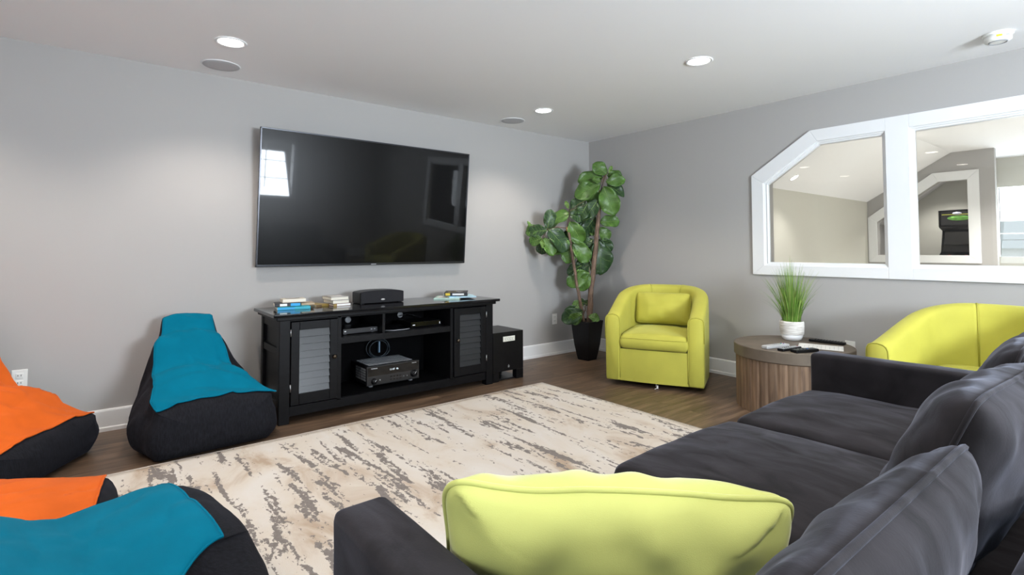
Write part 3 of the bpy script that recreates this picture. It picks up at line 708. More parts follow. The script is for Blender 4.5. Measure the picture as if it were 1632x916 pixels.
# ------------------------------------------------------------------ books
def book(label, x, y, z, w_, d_, h_, rz, cover, group, art=None, soft=False):
    """spine along local -y edge; w_ along x, d_ along y"""
    t = thing('book', label, 'book', (x, y, z), R(rz), group)
    c = .002 if soft else .003; o_ = 0 if soft else .003
    bm = bmesh.new()
    box(bm, -w_/2, w_/2, -d_/2, d_/2, 0, c); box(bm, -w_/2, w_/2, -d_/2, d_/2, h_-c, h_); box(bm, -w_/2, w_/2, -d_/2, -d_/2+c, c, h_-c)
    cv = mk('cover', bm, cover, t, smooth=False, bevel=.001)
    mk('pages', B(-w_/2+o_, w_/2-o_, -d_/2+c, d_/2-o_, c, h_-c), M_pages, t, smooth=False)
    for k, (a, m_) in enumerate(art or []):
        mk('cover_print', B(a[0]*w_, a[1]*w_, a[2]*d_, a[3]*d_, h_, h_+.0006) if len(a) == 4 else B(a[0]*w_, a[1]*w_, -d_/2-.0006, -d_/2, a[2]*h_, a[3]*h_), m_, cv, smooth=False)
    return t
def cm(n, c, var=.08): return mat(n, c, .45, var=var, vscale=12)
C_teal = cm('cover_teal', (.01, .32, .42)); C_blue = cm('cover_blue', (.02, .32, .65)); C_dark = cm('cover_dark', (.02, .02, .024)); C_tan = cm('cover_tan', (.45, .34, .22))
C_cream = cm('cover_cream', (.66, .60, .48)); C_gold = cm('cover_gold', (.33, .23, .06)); C_grey = cm('cover_grey', (.30, .28, .26), .35); C_red = cm('cover_red', (.20, .04, .03))
C_mint = cm('cover_mint', (.50, .68, .60), .2); C_ice = cm('cover_ice', (.45, .66, .76), .3); C_white = cm('cover_white', (.78, .77, .74)); C_lemon = cm('cover_yellow', (.75, .55, .06))
C_brown = cm('cover_brown', (.16, .10, .06), .3)
g1 = 'books in the left pile on the console'; g2 = 'books in the middle pile on the console'; g3 = 'books at the right end of the console'
z = ZTOP
book('large teal paperback at the bottom of the left book pile', -3.47, -.32, z, .22, .17, .020, -8, C_teal, g1, [((-.5, .02, .15, .85, 1), C_blue)], True)
z += .021
book('black spined book with a blue end under the tan paperback', -3.505, -.30, z, .17, .13, .024, -10, C_dark, g1, [((-.30, -.02, .15, .85, 1), C_white), ((.12, .5, .1, .9, 1), C_blue)], True)
book('plain tan booklet lying beside the black spined book', -3.355, -.28, z, .09, .13, .014, -10, C_tan, g1, None, True)
z += .0245
book('thick tan paperback on top of the left book pile', -3.455, -.275, z, .105, .16, .024, -95, C_cream, g1, [((-.3, .3, -.3, .3), C_grey)], True)
z = ZTOP
book('gold spined thin book at the left foot of the middle pile', -3.275, -.225, z, .12, .17, .014, 22, C_gold, g2, [((-.5, -.1, .1, .9, 1), C_brown)])
book('thin cream hardback with a gold end at the middle pile bottom', -3.125, -.325, z+.0, .135, .09, .018, 4, C_red, g2, [((-.5, -.32, .05, .95, 1), C_gold), ((-.3, .5, .1, .9, 1), C_white)])
z += .0185
book('white paged hardback second from the top of the middle pile', -3.135, -.28, z, .13, .18, .026, 184, C_grey, g2)
z += .0265
book('grey patterned hardback on top of the middle book pile', -3.14, -.275, z, .14, .18, .026, 182, C_grey, g2, [((-.35, .35, -.2, .3), C_white)])
z = ZTOP
book('pale mint large flat book at the bottom of the right pile', -2.155, -.33, z, .22, .28, .011, -38, C_mint, g3, [((-.4, .3, -.3, .3), C_white)], True)
z += .0115
book('pale blue flat magazine under the black patterned book', -2.06, -.36, z, .24, .28, .011, -20, C_ice, g3, [((-.5, -.2, -.4, .3), C_blue), ((.0, .35, .1, .4), C_white)], True)
z += .0122
bk = book('black hardback with gold patterned cover atop the right pile', -2.07, -.33, z, .20, .25, .030, -35, C_dark, g3, [((-.45, -.25, .15, .85, 1), C_lemon), ((-.15, .35, .25, .75, 1), C_white)])
cv = bk.children[0]
for k in range(14):
    x0 = random.uniform(-.09, .06); y0 = random.uniform(-.11, .08)
    mk('cover_print', B(x0, x0+random.uniform(.012, .035), y0, y0+random.uniform(.01, .03), .030, .0305), random.choice((C_gold, C_lemon, C_white, C_brown)), cv, smooth=False)

# ------------------------------------------------------------------ subwoofer
t = thing('subwoofer', 'black cube subwoofer with a pale label right of the console', 'subwoofer', (-1.685, -.40, 0))
mk('cabinet', B(-.17, .17, -.19, .19, .085, .43), M_blackpl, t, smooth=False, bevel=.004)
lg = M_blackpl
for x0, x1 in ((-.17, -.105), (.09, .17)):
    for y0, y1 in ((-.19, -.13), (.13, .19)): mk('foot', B(x0, x1, y0, y1, 0, .085), M_blackpl, t, smooth=False, bevel=.004)
mk('base_plate', B(-.15, .15, -.16, .17, 0, .012), M_blackpl, t, smooth=False)
lb = mk('label', B(-.062, .072, -.1915, -.19, .345, .39), M_label, t, smooth=False, bevel=.0005)
for i in range(4):
    bm = bmesh.new(); x = -.040+i*.026
    box(bm, x, x+.018, -.1922, -.1915, .356, .359); box(bm, x, x+.003, -.1922, -.1915, .356, .376); box(bm, x+.008, x+.018, -.1922, -.1915, .374, .377)
    mk('label_print', bm, M_grey, lb, smooth=False)
bm = bmesh.new(); lathe(bm, [(.009, 0), (.009, .0015), (.0065, .0015), (.0065, 0)], 20, Matrix.Translation((.0, -.19, .125)) @ Matrix.Rotation(R(90), 4, 'X'), cap=False)
box(bm, -.001, .001, -.1915, -.19, .118, .140); box(bm, -.006, -.004, -.1915, -.19, .112, .117); box(bm, .004, .006, -.1915, -.19, .112, .117)
mk('emblem', bm, M_silver, t, smooth=False)

# ------------------------------------------------------------------ bean bag loungers
def beanbag(name, label, loc, rz, cover, seed, D=.78, W0=.34, front=.28, dip=.0, back=.70, wt=(.315, .215, .135), group=None, tip=.0, bulge=.05, skew=(0, 0, 0), fold=.006, tipside=0, mid=.45):
    """sits at its front edge: local -y is the front, the tall back is at +y*D"""
    root = thing(name, label, 'bean bag', loc, rz, group)
    def prof(t):
        h = interp([0, mid, .8, 1], [front, front+.13-dip, back-.10, back], t)
        wtop = interp([0, .45, 1], list(wt), t)
        wbot = interp([0, .3, .7, 1], [W0, W0+.03, W0-.0, W0-.10], t)
        return h, wtop, wbot, interp([0, .45, 1], list(skew), t)
    def wr(p):
        a = N(p, 5, seed)*.012+N(p, 11, seed+3)*.006
        rr = 1-abs(N((p[0]*3, p[1]*9, p[2]*6), 1, seed+9)); a += (rr**5)*-.010
        f_ = 1-abs(N((p[0]*5+p[1]*4, p[0]*1.2-p[1]*1.5, p[2]*2), 1.3, seed+4)); a += fold*(f_**6)-fold*.25
        return a
    def ring(t, a):
        """a in [0,1]: bottom-left, up the side, across the top, down to bottom-right"""
        h, wt_, wb, sk = prof(t); y = t*D
        k = [(-wb*.86, 0), (-wb, .06), (-wb*1.02, min(.16, h*.5)), (-lerp(wb, wt_, .62), h*.80), (-wt_-.012, h-.012), (-wt_, h), (-wt_*.55, h+.022), (0, h+.030)]
        k = k+[(-x, z_) for x, z_ in k[-2::-1]]
        f = a*(len(k)-1); i = min(int(f), len(k)-2); f -= i
        def P(j): return Vector(k[max(0, min(len(k)-1, j))])
        p0, p1, p2, p3 = P(i-1), P(i), P(i+1), P(i+2)
        q = p1+.5*f*(p2-p0+f*(2*p0-5*p1+4*p2-p3+f*(3*(p1-p2)+p3-p0)))
        q.x += sk*min(1, max(0, q.y/h))**1.5
        return q, y
    def surf(t, a):
        q, y = ring(max(0, min(1, t)), a)
        p = Vector((q.x, y, q.y))
        lean = 0.0
        if t >= 0:
            p.y += .03*math.sin(min(1, q.y/.7)*3)*t   # back leans
        d = wr(p)
        c = Vector((0, p.y, .18)); n = (p-c); n = n.normalized() if n.length else Vector((0, 0, 1))
        p += n*d*min(1, q.y/.08)
        p.z = max(p.z, .004)
        return p
    # body: front face closes the loft with shrinking rings that bulge out
    bm = bmesh.new(); NT, NA = 44, 65; rings = []
    h0 = prof(0)[0]
    for s, yy in ((.02, -1.0), (.35, -1.0), (.62, -.92), (.82, -.72), (.94, -.40)):
        row = []
        for j in range(NA):
            p = surf(0, j/(NA-1)); c = Vector((0, 0, h0*.42))
            q = c+(p-c)*s; q.y = yy*bulge-.02*math.sin(math.pi*min(1, max(0, q.z/h0)))+.01*N(q, 7, seed)
            if p.z <= .005: q.z = lerp(c.z, p.z, s)
            row.append(bm.verts.new(q))
        rings.append(row)
    for i in range(NT+1): rings.append([bm.verts.new(surf(i/NT, j/(NA-1))) for j in range(NA)])
    for s, yy in ((.75, .03), (.35, .045), (.02, .05)):
        row = []
        for j in range(NA):
            p = surf(1, j/(NA-1)); c = Vector((0, D, back*.45)); q = c+(p-c)*s; q.y = p.y+yy; row.append(bm.verts.new(q))
        rings.append(row)
    for a, b in zip(rings, rings[1:]):
        for j in range(NA-1): bm.faces.new((a[j], a[j+1], b[j+1], b[j]))
        bm.faces.new((a[-1], a[0], b[0], b[-1]))
    bm.faces.new(rings[0]); bm.faces.new(rings[-1][::-1])
    mk('body', bm, M_denim, root)
    # coloured panel on top, ending in two pointed corners at the front seam
    a0, a1 = 4.9/14, 9.1/14
    def pan(u, v):
        t_ = -.012+v*1.012; a = lerp(a0, a1, u)
        p = surf(max(t_, 0), a); p2 = surf(max(t_, 0)+.01, a); p3 = surf(max(t_, 0), a+.01)
        n = (p3-p).cross(p2-p)
        n = n.normalized() if n.length > 1e-9 else Vector((0, 0, 1))
        if n.z < 0: n = -n
        e = min(1, (1-abs(2*u-1))*12, 0.0+v*14)
        p = p+n*(.004+.006*e)
        if t_ < 0: p.y += t_*1.0
        c_ = abs(2*u-1)**8*(max(0, 1-v*9))*(1 if tipside*(u-.5) >= 0 else 0)
        p.x *= 1+tip*c_; p.y -= tip*.35*c_; p.z += .05*tip*c_
        return p
    bm = bmesh.new(); Vg = grid(bm, 45, 60, pan)
    edge = [v.co.copy() for v in Vg[0][::-1]]+[Vg[i][0].co.copy() for i in range(1, 45)]+[v.co.copy() for v in Vg[-1][1:]]
    pn = mk('seat_panel', bm, cover, root, solid=.003)
    # panel drops over the back top
    def drop(u, v):
        p = pan(u, 1); p.y += .05*math.sin(v*1.57); p.z -= .12*v*v; p.x *= 1-.1*v
        return p
    bm = bmesh.new(); tube(bm, edge, .0045, 6); mk('seam_piping', bm, cover, pn)
    bm = bmesh.new(); grid(bm, 20, 8, drop); mk('back_flap', bm, cover, root, solid=.003)
    return root
GB = 'bean bag loungers on the rug and floor'
beanbag('bean_bag_lounger', 'teal bean bag lounger against the wall beside the black console', (-4.035, -.80, 0), R(3), M_teal, 1, D=.64, tip=.06, bulge=.07, skew=(.0, -.06, -.035), wt=(.30, .215, .135), tipside=1, fold=.018, group=GB)
beanbag('bean_bag_lounger', 'orange bean bag lounger at the left wall below the outlet', (-4.79, -.645, 0), R(58), M_orange, 2, D=.68, W0=.37, front=.21, dip=-.05, back=.88, wt=(.345, .28, .17), tip=.0, bulge=.06, fold=.022, group=GB)
beanbag('bean_bag_lounger', 'orange bean bag lounger mostly hidden behind the near teal one', (-4.59, -1.545, .0125), R(84), M_orange, 3, D=.70, front=.13, dip=.07, back=.45, W0=.27, wt=(.25, .22, .15), tip=.0, bulge=.05, fold=.02, group=GB)
beanbag('bean_bag_lounger', 'near teal bean bag lounger at the lower left, on the rug', (-4.36, -2.26, .0125), R(101), M_teal, 5, D=.72, front=.29, dip=.16, back=.50, W0=.46, wt=(.275, .43, .48), tip=.0, bulge=.13, fold=.004, mid=.34, skew=(0, -.14, -.26), group=GB)

# ------------------------------------------------------------------ soft cushions
def pillow_bm(w_, h_, th, seed=0, nu=48, nv=40, pinch=.05, wrinkle=.006, puff=.5, edge=.10, sag=0, pw=3.0, wave=0):
    """knife-edge cushion in the xz plane (x width, z height), thickness in y; returns bm and the seam loop"""
    bm = bmesh.new()
    def shape(u, v, s):
        U, V_ = 2*u-1, 2*v-1
        x = w_/2*U*(1-pinch*(1-V_*V_)*abs(U)**2); z_ = h_/2*V_*(1-pinch*(1-U*U)*abs(V_)**2)
        # round the corners
        k = (abs(U)*abs(V_))**6; x *= 1-edge*k; z_ *= 1-edge*k
        t_ = (max(0, 1-abs(U)**pw)*max(0, 1-abs(V_)**pw))**puff
        y = s*th/2*t_
        ed = max(abs(U), abs(V_))
        along = x if abs(V_) > abs(U) else z_
        wv = wrinkle*N((x*3, z_*3, seed+s), 4, seed)*(.6+t_)+wrinkle*.9*(ed**4)*(1-ed**14)*math.sin(along*38+3*N((along*5, s, seed), 1))*1.0
        if 0 < t_: y += s*wv*min(1, t_*3)
        z_ += wave*(N((U*1.6, 0, seed), 1.2, seed)-.5*U*U*U)*max(0, V_)
        return Vector((x, y, z_))
    F = grid(bm, nu, nv, lambda u, v: shape(u, v, -1)); Bk = grid(bm, nu, nv, lambda u, v: shape(u, v, 1))
    loop = [F[i][0].co.copy() for i in range(nu)]+[F[-1][j].co.copy() for j in range(1, nv)]+[F[i][-1].co.copy() for i in range(nu-2, -1, -1)]+[F[0][j].co.copy() for j in range(nv-2, 0, -1)]
    bmesh.ops.remove_doubles(bm, verts=bm.verts[:], dist=.0004)
    return bm, loop
def box_cushion(x0, x1, y0, y1, z0, z1, crown, rad, seed, wr=.004, nu=56, nv=48):
    """upholstered box cushion with a crowned top, rounded edges"""
    bm = bmesh.new(); cx_, cy_ = (x0+x1)/2, (y0+y1)/2; hx, hy = (x1-x0)/2, (y1-y0)/2
    def top(u, v, s):
        U, V_ = 2*u-1, 2*v-1
        x = cx_+hx*U; y = cy_+hy*V_
        k = (abs(U)*abs(V_))**8; x -= (x-cx_)*.035*k; y -= (y-cy_)*.035*k
        ex = max(0, (abs(U)*hx-(hx-rad))/rad); ey = max(0, (abs(V_)*hy-(hy-rad))/rad)
        e = min(1, math.hypot(ex, ey)); dz = rad*(1-math.sqrt(max(0, 1-e*e)))
        cr_ = crown*((1-U*U)**.7)*((1-V_*V_)**.6)
        if s > 0: z_ = z1-dz+cr_
        else: z_ = z0+dz*.6
        z_ += s*wr*(N((x*2.2, y*2.2, seed), 2.3, seed)+.5*N((x, y, seed), 9, seed))*(1-e)
        return Vector((x, y, z_))
    T = grid(bm, nu, nv, lambda u, v: top(u, v, 1)); Bo = grid(bm, nu, nv, lambda u, v: top(u, v, -1))
    def loop(G): return [G[i][0] for i in range(nu)]+[G[-1][j] for j in range(1, nv)]+[G[i][-1] for i in range(nu-2, -1, -1)]+[G[0][j] for j in range(nv-2, 0, -1)]
    lt, lb_ = loop(T), loop(Bo); n = len(lt); prev = lt
    c = Vector((cx_, cy_, 0))
    for s in (.33, .66, 1):
        if s < 1:
            row = []
            for a, b in zip(lt, lb_):
                p = a.co.lerp(b.co, s); d = (p-c); d.z = 0; d.normalize(); p += d*.010
                row.append(bm.verts.new(p))
        else: row = lb_
        for i in range(n): bm.faces.new((prev[i], prev[(i+1) % n], row[(i+1) % n], row[i]))
        prev = row
    return bm, [v.co.copy() for v in lt]

# ------------------------------------------------------------------ sofa
t = sofa = thing('sofa', 'charcoal velvet three-seat sofa in the foreground facing the television', 'sofa', (-2.965, -3.72, .0125))
sx0, sy0 = -2.965, -3.72
AL0, AL1, AR0, AR1 = -4.213, -4.088, -1.86, -1.735
def soft_box(x0, x1, y0, y1, z0, z1, rad, seed, wr=.004):
    bm = B(x0, x1, y0, y1, z0, z1)
    bmesh.ops.bevel(bm, geom=bm.edges[:], offset=rad, segments=5, profile=.5, affect='EDGES')
    bmesh.ops.subdivide_edges(bm, edges=[e for e in bm.edges if e.calc_length() > .12], cuts=8, use_grid_fill=True)
    for v in bm.verts:
        v.co += Vector((N(v.co, 4, seed), N(v.co, 4, seed+1), N(v.co, 4, seed+2)))*wr
    return bm
for x0, x1 in ((AL0, AL1), (AR0, AR1)):
    a = mk('arm', soft_box(x0-sx0, x1-sx0, -.56, .52, .05, .600 if x0 < -3 else .645, .022, 3), M_velvet, t)
    a.rotation_euler = (0, 0, 0)
mk('back_frame', soft_box(AL1-sx0, AR0-sx0, -.60, -.44, .05, .66, .03, 4), M_velvet, t)
mk('seat_base', soft_box(AL1-sx0, AR0-sx0, -.46, .50, .06, .29, .02, 5), M_velvet, t)
cw = (AR0-AL1)/3
for i in range(3):
    x0 = AL1+cw*i+.006; x1 = AL1+cw*(i+1)-.006
    bm, lp = box_cushion(x0-sx0, x1-sx0, -.26, .53,   .285, (.425, .468, .468)[i], (.012, .050, .050)[i], .042, 11+i, wr=.006)
    c = mk('seat_cushion', bm, M_velvet, t)
    bm = bmesh.new(); tube(bm, lp, .0035, 6, closed=True); mk('cushion_seam', bm, M_velvet, c)
for i in range(3):
    xc = AL1+cw*(i+.5)-sx0
    bm, lp = pillow_bm((cw+.01, cw-.03, cw-.02)[i], .50, (.18, .23, .20)[i], seed=20+i, pinch=.03, wrinkle=(.008, .009, .008)[i], puff=.45, edge=.06, pw=2.6, nu=80, nv=60)
    c = mk('back_cushion', bm, M_velvet, t, loc=(xc+(0, .03, .01)[i], (-.285, -.285, -.265)[i], (.565, .622, .635)[i]), rot=(R((20, 22, 18)[i]), R((0, 1.5, 0)[i]), R((0, -1, 0)[i])))
    bm = bmesh.new(); tube(bm, lp, .006, 6, closed=True); mk('piping', bm, M_velvet, c)
for x in (AL0+.06, AR1-.06):
    for y in (-.52, .46):
        bm = bmesh.new(); lathe(bm, [(.02, 0), (.028, .055)], 14, Matrix.Translation((x-sx0, y, 0))); mk('leg', bm, M_black, t)

# big lime pillow in the sofa's near corner, window light put into its colour
bm, lp = pillow_bm(.66, .29, .20, seed=41, pinch=.04, wrinkle=.013, puff=.5, edge=.09, pw=2.8, wave=.016, nu=80, nv=60)
pil = tag(mk('throw_pillow', bm, M_litlime, loc=(-3.822, -3.642, .590), rot=(R(24), R(1), R(-40))), 'large lime throw pillow leaning in the sofa corner, paled with painted window light', 'pillow')
bm = bmesh.new(); tube(bm, lp, .006, 8, closed=True); mk('piping', bm, M_litlime, pil)

# ------------------------------------------------------------------ lime barrel chairs
def barrel_chair(label, loc, rz):
    root = thing('barrel_chair', label, 'armchair', loc, rz, 'lime barrel armchairs')
    Wd, FY, BD = .405, -.40, .39; th = .125
    Ls = -FY; La = math.pi*.5*(Wd+BD)
    tot = 2*Ls+La
    def path(s, off):
        d = s*tot
        if d < Ls: return Vector((-(Wd-off), FY+d)), Vector((-1, 0))
        if d > Ls+La: return Vector((Wd-off, -(d-Ls-La))), Vector((1, 0))
        a = math.pi-(d-Ls)/La*math.pi
        n = Vector((math.cos(a), math.sin(a)))
        return Vector(((Wd-off)*math.cos(a), (BD-off)*math.sin(a))), n
    def ztop(s):
        k = min(s, 1-s)/.40
        return .600+.222*math.sin(min(1, k)*math.pi/2)**1.15
    def prof(s, j):
        zt = ztop(s)
        P = [(.012, .045), (.006, .05), (.004, .07), (.002, .20), (0, .40), (0, zt-.06), (.003, zt-.028), (.012, zt-.010), (.030, zt-.001), (th*.5, zt+.004), (th-.03, zt-.002), (th-.012, zt-.014), (th-.003, zt-.034), (th, zt-.07), (th, .40), (th, .20), (th, .07), (th-.002, .05), (th-.008, .045)]
        off, z_ = P[j]
        p, n = path(s, off)
        return Vector((p.x, p.y, z_))
    NP = 19
    SEG = [('arm', 0, .41), ('backrest', .41, .59), ('arm', .59, 1)]
    for nm, s0, s1 in SEG:
        bm = bmesh.new(); n = 26; rows = []
        for i in range(n+1):
            s = lerp(s0, s1, i/n); rows.append([bm.verts.new(prof(s, j)) for j in range(NP)])
        for a, b in zip(rows, rows[1:]):
            for j in range(NP): bm.faces.new((a[j], a[(j+1) % NP], b[(j+1) % NP], b[j]))
        # ends: arm fronts bulge, the inner joints tuck in
        for row, sgn, s in ((rows[0], -1, s0), (rows[-1], 1, s1)):
            front = s in (0, 1)
            c = sum((v.co for v in row), Vector())/NP
            inner = []
            for v in row:
                q = v.co.lerp(c, .16 if front else .06)
                if front: q.z = lerp(v.co.z, c.z, .03); q.y -= .010
                else:
                    s_ = s+sgn*-.012; dd = prof(max(0, min(1, s_)), 5)-prof(s, 5); q -= dd*.0
                inner.append(bm.verts.new(q))
            for j in range(NP): bm.faces.new((row[j], row[(j+1) % NP], inner[(j+1) % NP], inner[j]))
            bm.faces.new(inner)
        o = mk(nm, bm, M_lime, root)
        if nm == 'arm':
            s = 0 if s0 == 0 else 1
            pts = [prof(s, j)+Vector((0, -.002, 0)) for j in range(4, 17)]
            bm = bmesh.new(); tube(bm, pts, .005, 6); mk('piping', bm, M_limepipe, o)
    for s in (.41, .59):
        bm = bmesh.new(); tube(bm, [prof(s, j) for j in range(5, 15)], .004, 6); mk('seam', bm, M_limepipe, root)
    iw = Wd-th+.004
    # front rail
    bm = bmesh.new()
    def rail(u, v): return Vector((lerp(-iw, iw, u), FY+.004-.014*math.sin(math.pi*u)-.004*math.sin(math.pi*v), lerp(.045, .315, v)))
    G = grid(bm, 16, 10, rail); box(bm, -iw, iw, FY+.01, FY+.07, .05, .31); mk('front_rail', bm, M_lime, root)
    mk('seat_deck', B(-iw, iw, FY+.06, .26, .16, .305), M_lime, root, smooth=False)
    bm, lp = box_cushion(-iw+.004, iw-.004, FY-.022, .25, .318, .438, .035, .028, 31, wr=.003, nu=40, nv=40)
    c = mk('seat_cushion', bm, M_lime, root); bm = bmesh.new(); tube(bm, [p+Vector((0, 0, .0)) for p in lp], .0045, 6, closed=True); mk('cushion_piping', bm, M_limepipe, c)
    bm = bmesh.new(); lathe(bm, [(.24, 0), (.25, .006), (.24, .018), (.10, .024), (.10, .05)], 32); mk('swivel_base', bm, M_blackpl, root)
    bm = bmesh.new(); tube(bm, [(.02, FY+.03, .05), (.018, FY+.01, .02), (.03, FY+.005, .008), (.012, FY-.02, .004)], .002, 5); box(bm, .026, .038, FY+.0, FY+.004, .006, .03); mk('hang_tag', bm, M_paper, root, smooth=False)
    return root
barrel_chair('lime green barrel armchair with back cushion in the room corner', (-.57, -1.41, 0), R(-64))
barrel_chair('lime green barrel armchair partly hidden behind the sofa arm', (-.66, -3.64, 0), R(-103))
# loose back cushion in the corner chair
def chair_cushion(label, loc, rz):
    bm, lp = pillow_bm(.50, .29, .15, seed=51, pinch=.04, wrinkle=.007, puff=.5, edge=.08, pw=2.8)
    o = tag(mk('lumbar_cushion', bm, M_lime, loc=loc, rot=(R(-12), 0, rz)), label, 'cushion')
    bm = bmesh.new(); tube(bm, lp, .0045, 6, closed=True); mk('piping', bm, M_limepipe, o)
chair_cushion('lime lumbar cushion propped in the corner armchair', (-.57+.10*.9, -1.41+.10*.44, .621), R(-64))

# ------------------------------------------------------------------ round side table
t = thing('side_table', 'round wooden drum side table with a brown stone-look top', 'table', (-.54, -2.54, 0))
bm = bmesh.new(); n = 38*4
prof = []
def staves(z_): return [( (.388-(.004 if i % 4 == 0 else 0))*math.cos(2*math.pi*i/n), (.388-(.004 if i % 4 == 0 else 0))*math.sin(2*math.pi*i/n), z_) for i in range(n)]
lo = [bm.verts.new(p) for p in staves(0)]; hi = [bm.verts.new(p) for p in staves(.378)]
for i in range(n): bm.faces.new((lo[i], lo[(i+1) % n], hi[(i+1) % n], hi[i]))
bm.faces.new(lo[::-1]); bm.faces.new(hi); mk('drum_base', bm, M_drum, t, smooth=False)
bm = bmesh.new(); lathe(bm, [(.394, .376), (.4, .38), (.4, .455), (.396, .46), (.39, .4605)], 96); mk('table_top', bm, M_stone, t, bevel=.002)
TZ = .4607
# grass plant
t = thing('potted_grass', 'artificial green grass in a white ribbed pot on side table', 'plant', (-.36, -2.46, TZ))
bm = bmesh.new(); prof = [(.052, 0), (.062, .004), (.072, .02), (.078, .045)]; lathe(bm, prof, 40); mk('pot_foot', bm, M_glaze, t)
prof = [(.078, .045)]
for i in range(16): z_ = .046+i*.006; prof += [(.0800+.004*math.sin(i/15*2.4), z_), (.0825+.004*math.sin(i/15*2.4), z_+.002), (.0825+.004*math.sin(i/15*2.4), z_+.004), (.080+.004*math.sin(i/15*2.4), z_+.0055)]
prof += [(.082, .146), (.076, .147), (.074, .13)]
bm = bmesh.new(); lathe(bm, prof, 40); mk('pot', bm, M_ceramic, t)
bm = bmesh.new(); lathe(bm, [(.075, .125), (.072, .132), (.001, .134)], 24); mk('soil', bm, M_soil, t)
def blade(bm, a, r0, L_, lean, w_):
    pts = []; d = Vector((math.cos(a), math.sin(a), 0)); sd = Vector((-d.y, d.x, 0)).normalized()
    tw = random.uniform(-1, 1); sd = (sd+d*tw).normalized()
    base = Vector((r0*math.cos(a), r0*math.sin(a), .128))
    prev = None
    for i in range(7):
        f = i/6; p = base+d*(lean*f**1.7)+Vector((0, 0, L_*(f-.10*lean/L_*f*f*2)))
        ww = w_*(1-f**1.5)*.5+.0003
        cur = (bm.verts.new(p-sd*ww), bm.verts.new(p+sd*ww))
        if prev: bm.faces.new((prev[0], prev[1], cur[1], cur[0]))
        prev = cur
for nm, m_, cnt in (('grass_blades', M_grassA, 330), ('pale_grass_blades', M_grassB, 170)):
    bm = bmesh.new()
    for k in range(cnt):
        a = random.uniform(0, 2*math.pi); rr = random.random()**.6
        blade(bm, a, .062*rr, random.uniform(.24, .54)*(1-.2*rr), (random.uniform(.02, .19)*rr+.01)*(1.35 if random.random() < .12 else 1), random.uniform(.003, .006))
    if nm == 'pale_grass_blades':
        for a, le in ((R(-75), .22), (R(-60), .20)): blade(bm, a, .06, .07, le, .004)
    g = mk(nm, bm, m_, t); g['kind'] = 'stuff'
# things on the table
def remote(label, x, y, z, L_, w_, h_, rz, body, keys, top=None, name='remote_control'):
    t = thing(name, label, 'remote control', (x, y, z), rz, 'remote controls on the side table')
    bm = B(-w_/2, w_/2, -L_/2, L_/2, 0, h_); mk('body', bm, body, t, bevel=min(.006, h_*.4), smooth=False, seg=3)
    if top: mk('face', B(-w_*.42, w_*.42, -L_*.46, L_*.46, h_, h_+.0012), top, t, smooth=False, bevel=.0005)
    zt = h_+(.0012 if top else 0)
    for (u, v, r_, m_) in keys:
        bm = bmesh.new(); lathe(bm, [(r_, 0), (r_, .0015), (r_*.8, .0022), (.0002, .0024)], 12, Matrix.Translation((u*w_, v*L_, zt))); mk('button', bm, m_, t)
    return t
keyp = [(u, v, .0035, M_grey) for u in (-.25, 0, .25) for v in (-.3, -.22, -.14, -.06)]
remote('silver remote with coloured buttons at the table\'s left', -.79, -2.535, TZ, .23, .050, .022, R(-104), M_silver, [(u, v, .0035, M_grey) for u in (-.25, 0, .25) for v in (-.05, .03, .11)]+[(-.2, .30, .005, M_blue), (.1, .33, .005, M_blue), (0, .22, .006, M_green), (.25, .25, .004, M_grey), (-.2, .40, .004, M_red)], M_silver)
remote('black remote with a grey face, middle of the three remotes', -.80, -2.635, TZ, .21, .048, .018, R(-99), M_blackpl, [(u, v, .0035, M_blackpl) for u in (-.2, .2) for v in (-.3, -.2, -.1, 0)]+[(0, .42, .004, M_red)], M_grey)
remote('chunky black remote with a blue button nearest the sofa arm', -.80, -2.735, TZ, .19, .060, .022, R(-112), M_blackpl, [(0, .12, .007, M_blue)]+[(u, v, .004, M_blackgl) for u in (-.25, .25) for v in (-.3, -.15, 0)])
remote('long black remote lying behind the grass pot', -.31, -2.69, TZ, .24, .05, .02, R(4), M_blackpl, [(u, v, .004, M_blackgl) for u in (-.25, .0, .25) for v in (-.4, -.32, -.24, -.16, -.08, 0, .08, .16, .24, .32)])
bm = bmesh.new(); grid(bm, 12, 16, lambda u, v: Vector((lerp(-.108, .108, u), lerp(-.14, .14, v), .0015+.002*math.sin(u*3+v*2)**2)))
pp = tag(mk('paper_sheet', bm, M_paper, loc=(-.53, -2.73, TZ), rot=(0, 0, R(20)), solid=.0006), 'white sheet of paper lying on the round side table', 'paper')
bm = bmesh.new()
for i in range(9): y0 = -.11+i*.026; box(bm, -.085, .08-(i % 3)*.03, y0, y0+.0016, .0042, .0045)
mk('printed_lines', bm, M_grey, pp, smooth=False)

# ------------------------------------------------------------------ fiddle-leaf fig in the corner
PX, PY = -.485, -.41
t = thing('fiddle_leaf_fig', 'tall artificial fiddle-leaf fig in a black tapered planter', 'plant', (PX, PY, 0))
bm = bmesh.new(); rings = []
for hw_, z_ in ((.070, 0), (.082, .06), (.098, .16), (.110, .27), (.118, .36), (.124, .405), (.124, .412), (.112, .412), (.108, .385)):
    ring = []
    for cx_, cy_ in ((-1, -1), (1, -1), (1, 1), (-1, 1)):
        ring.append(bm.verts.new((cx_*hw_, cy_*hw_, z_)))
    rings.append(ring)
for a, b in zip(rings, rings[1:]):
    for i in range(4): bm.faces.new((a[i], a[(i+1) % 4], b[(i+1) % 4], b[i]))
bm.faces.new(rings[0][::-1]); bm.faces.new(rings[-1])
mk('planter', bm, M_blackpl, t, smooth=False, bevel=.006, rot=(0, 0, R(6)))
mk('soil', B(-.10, .10, -.10, .10, .383, .392), M_soil, t, smooth=False)
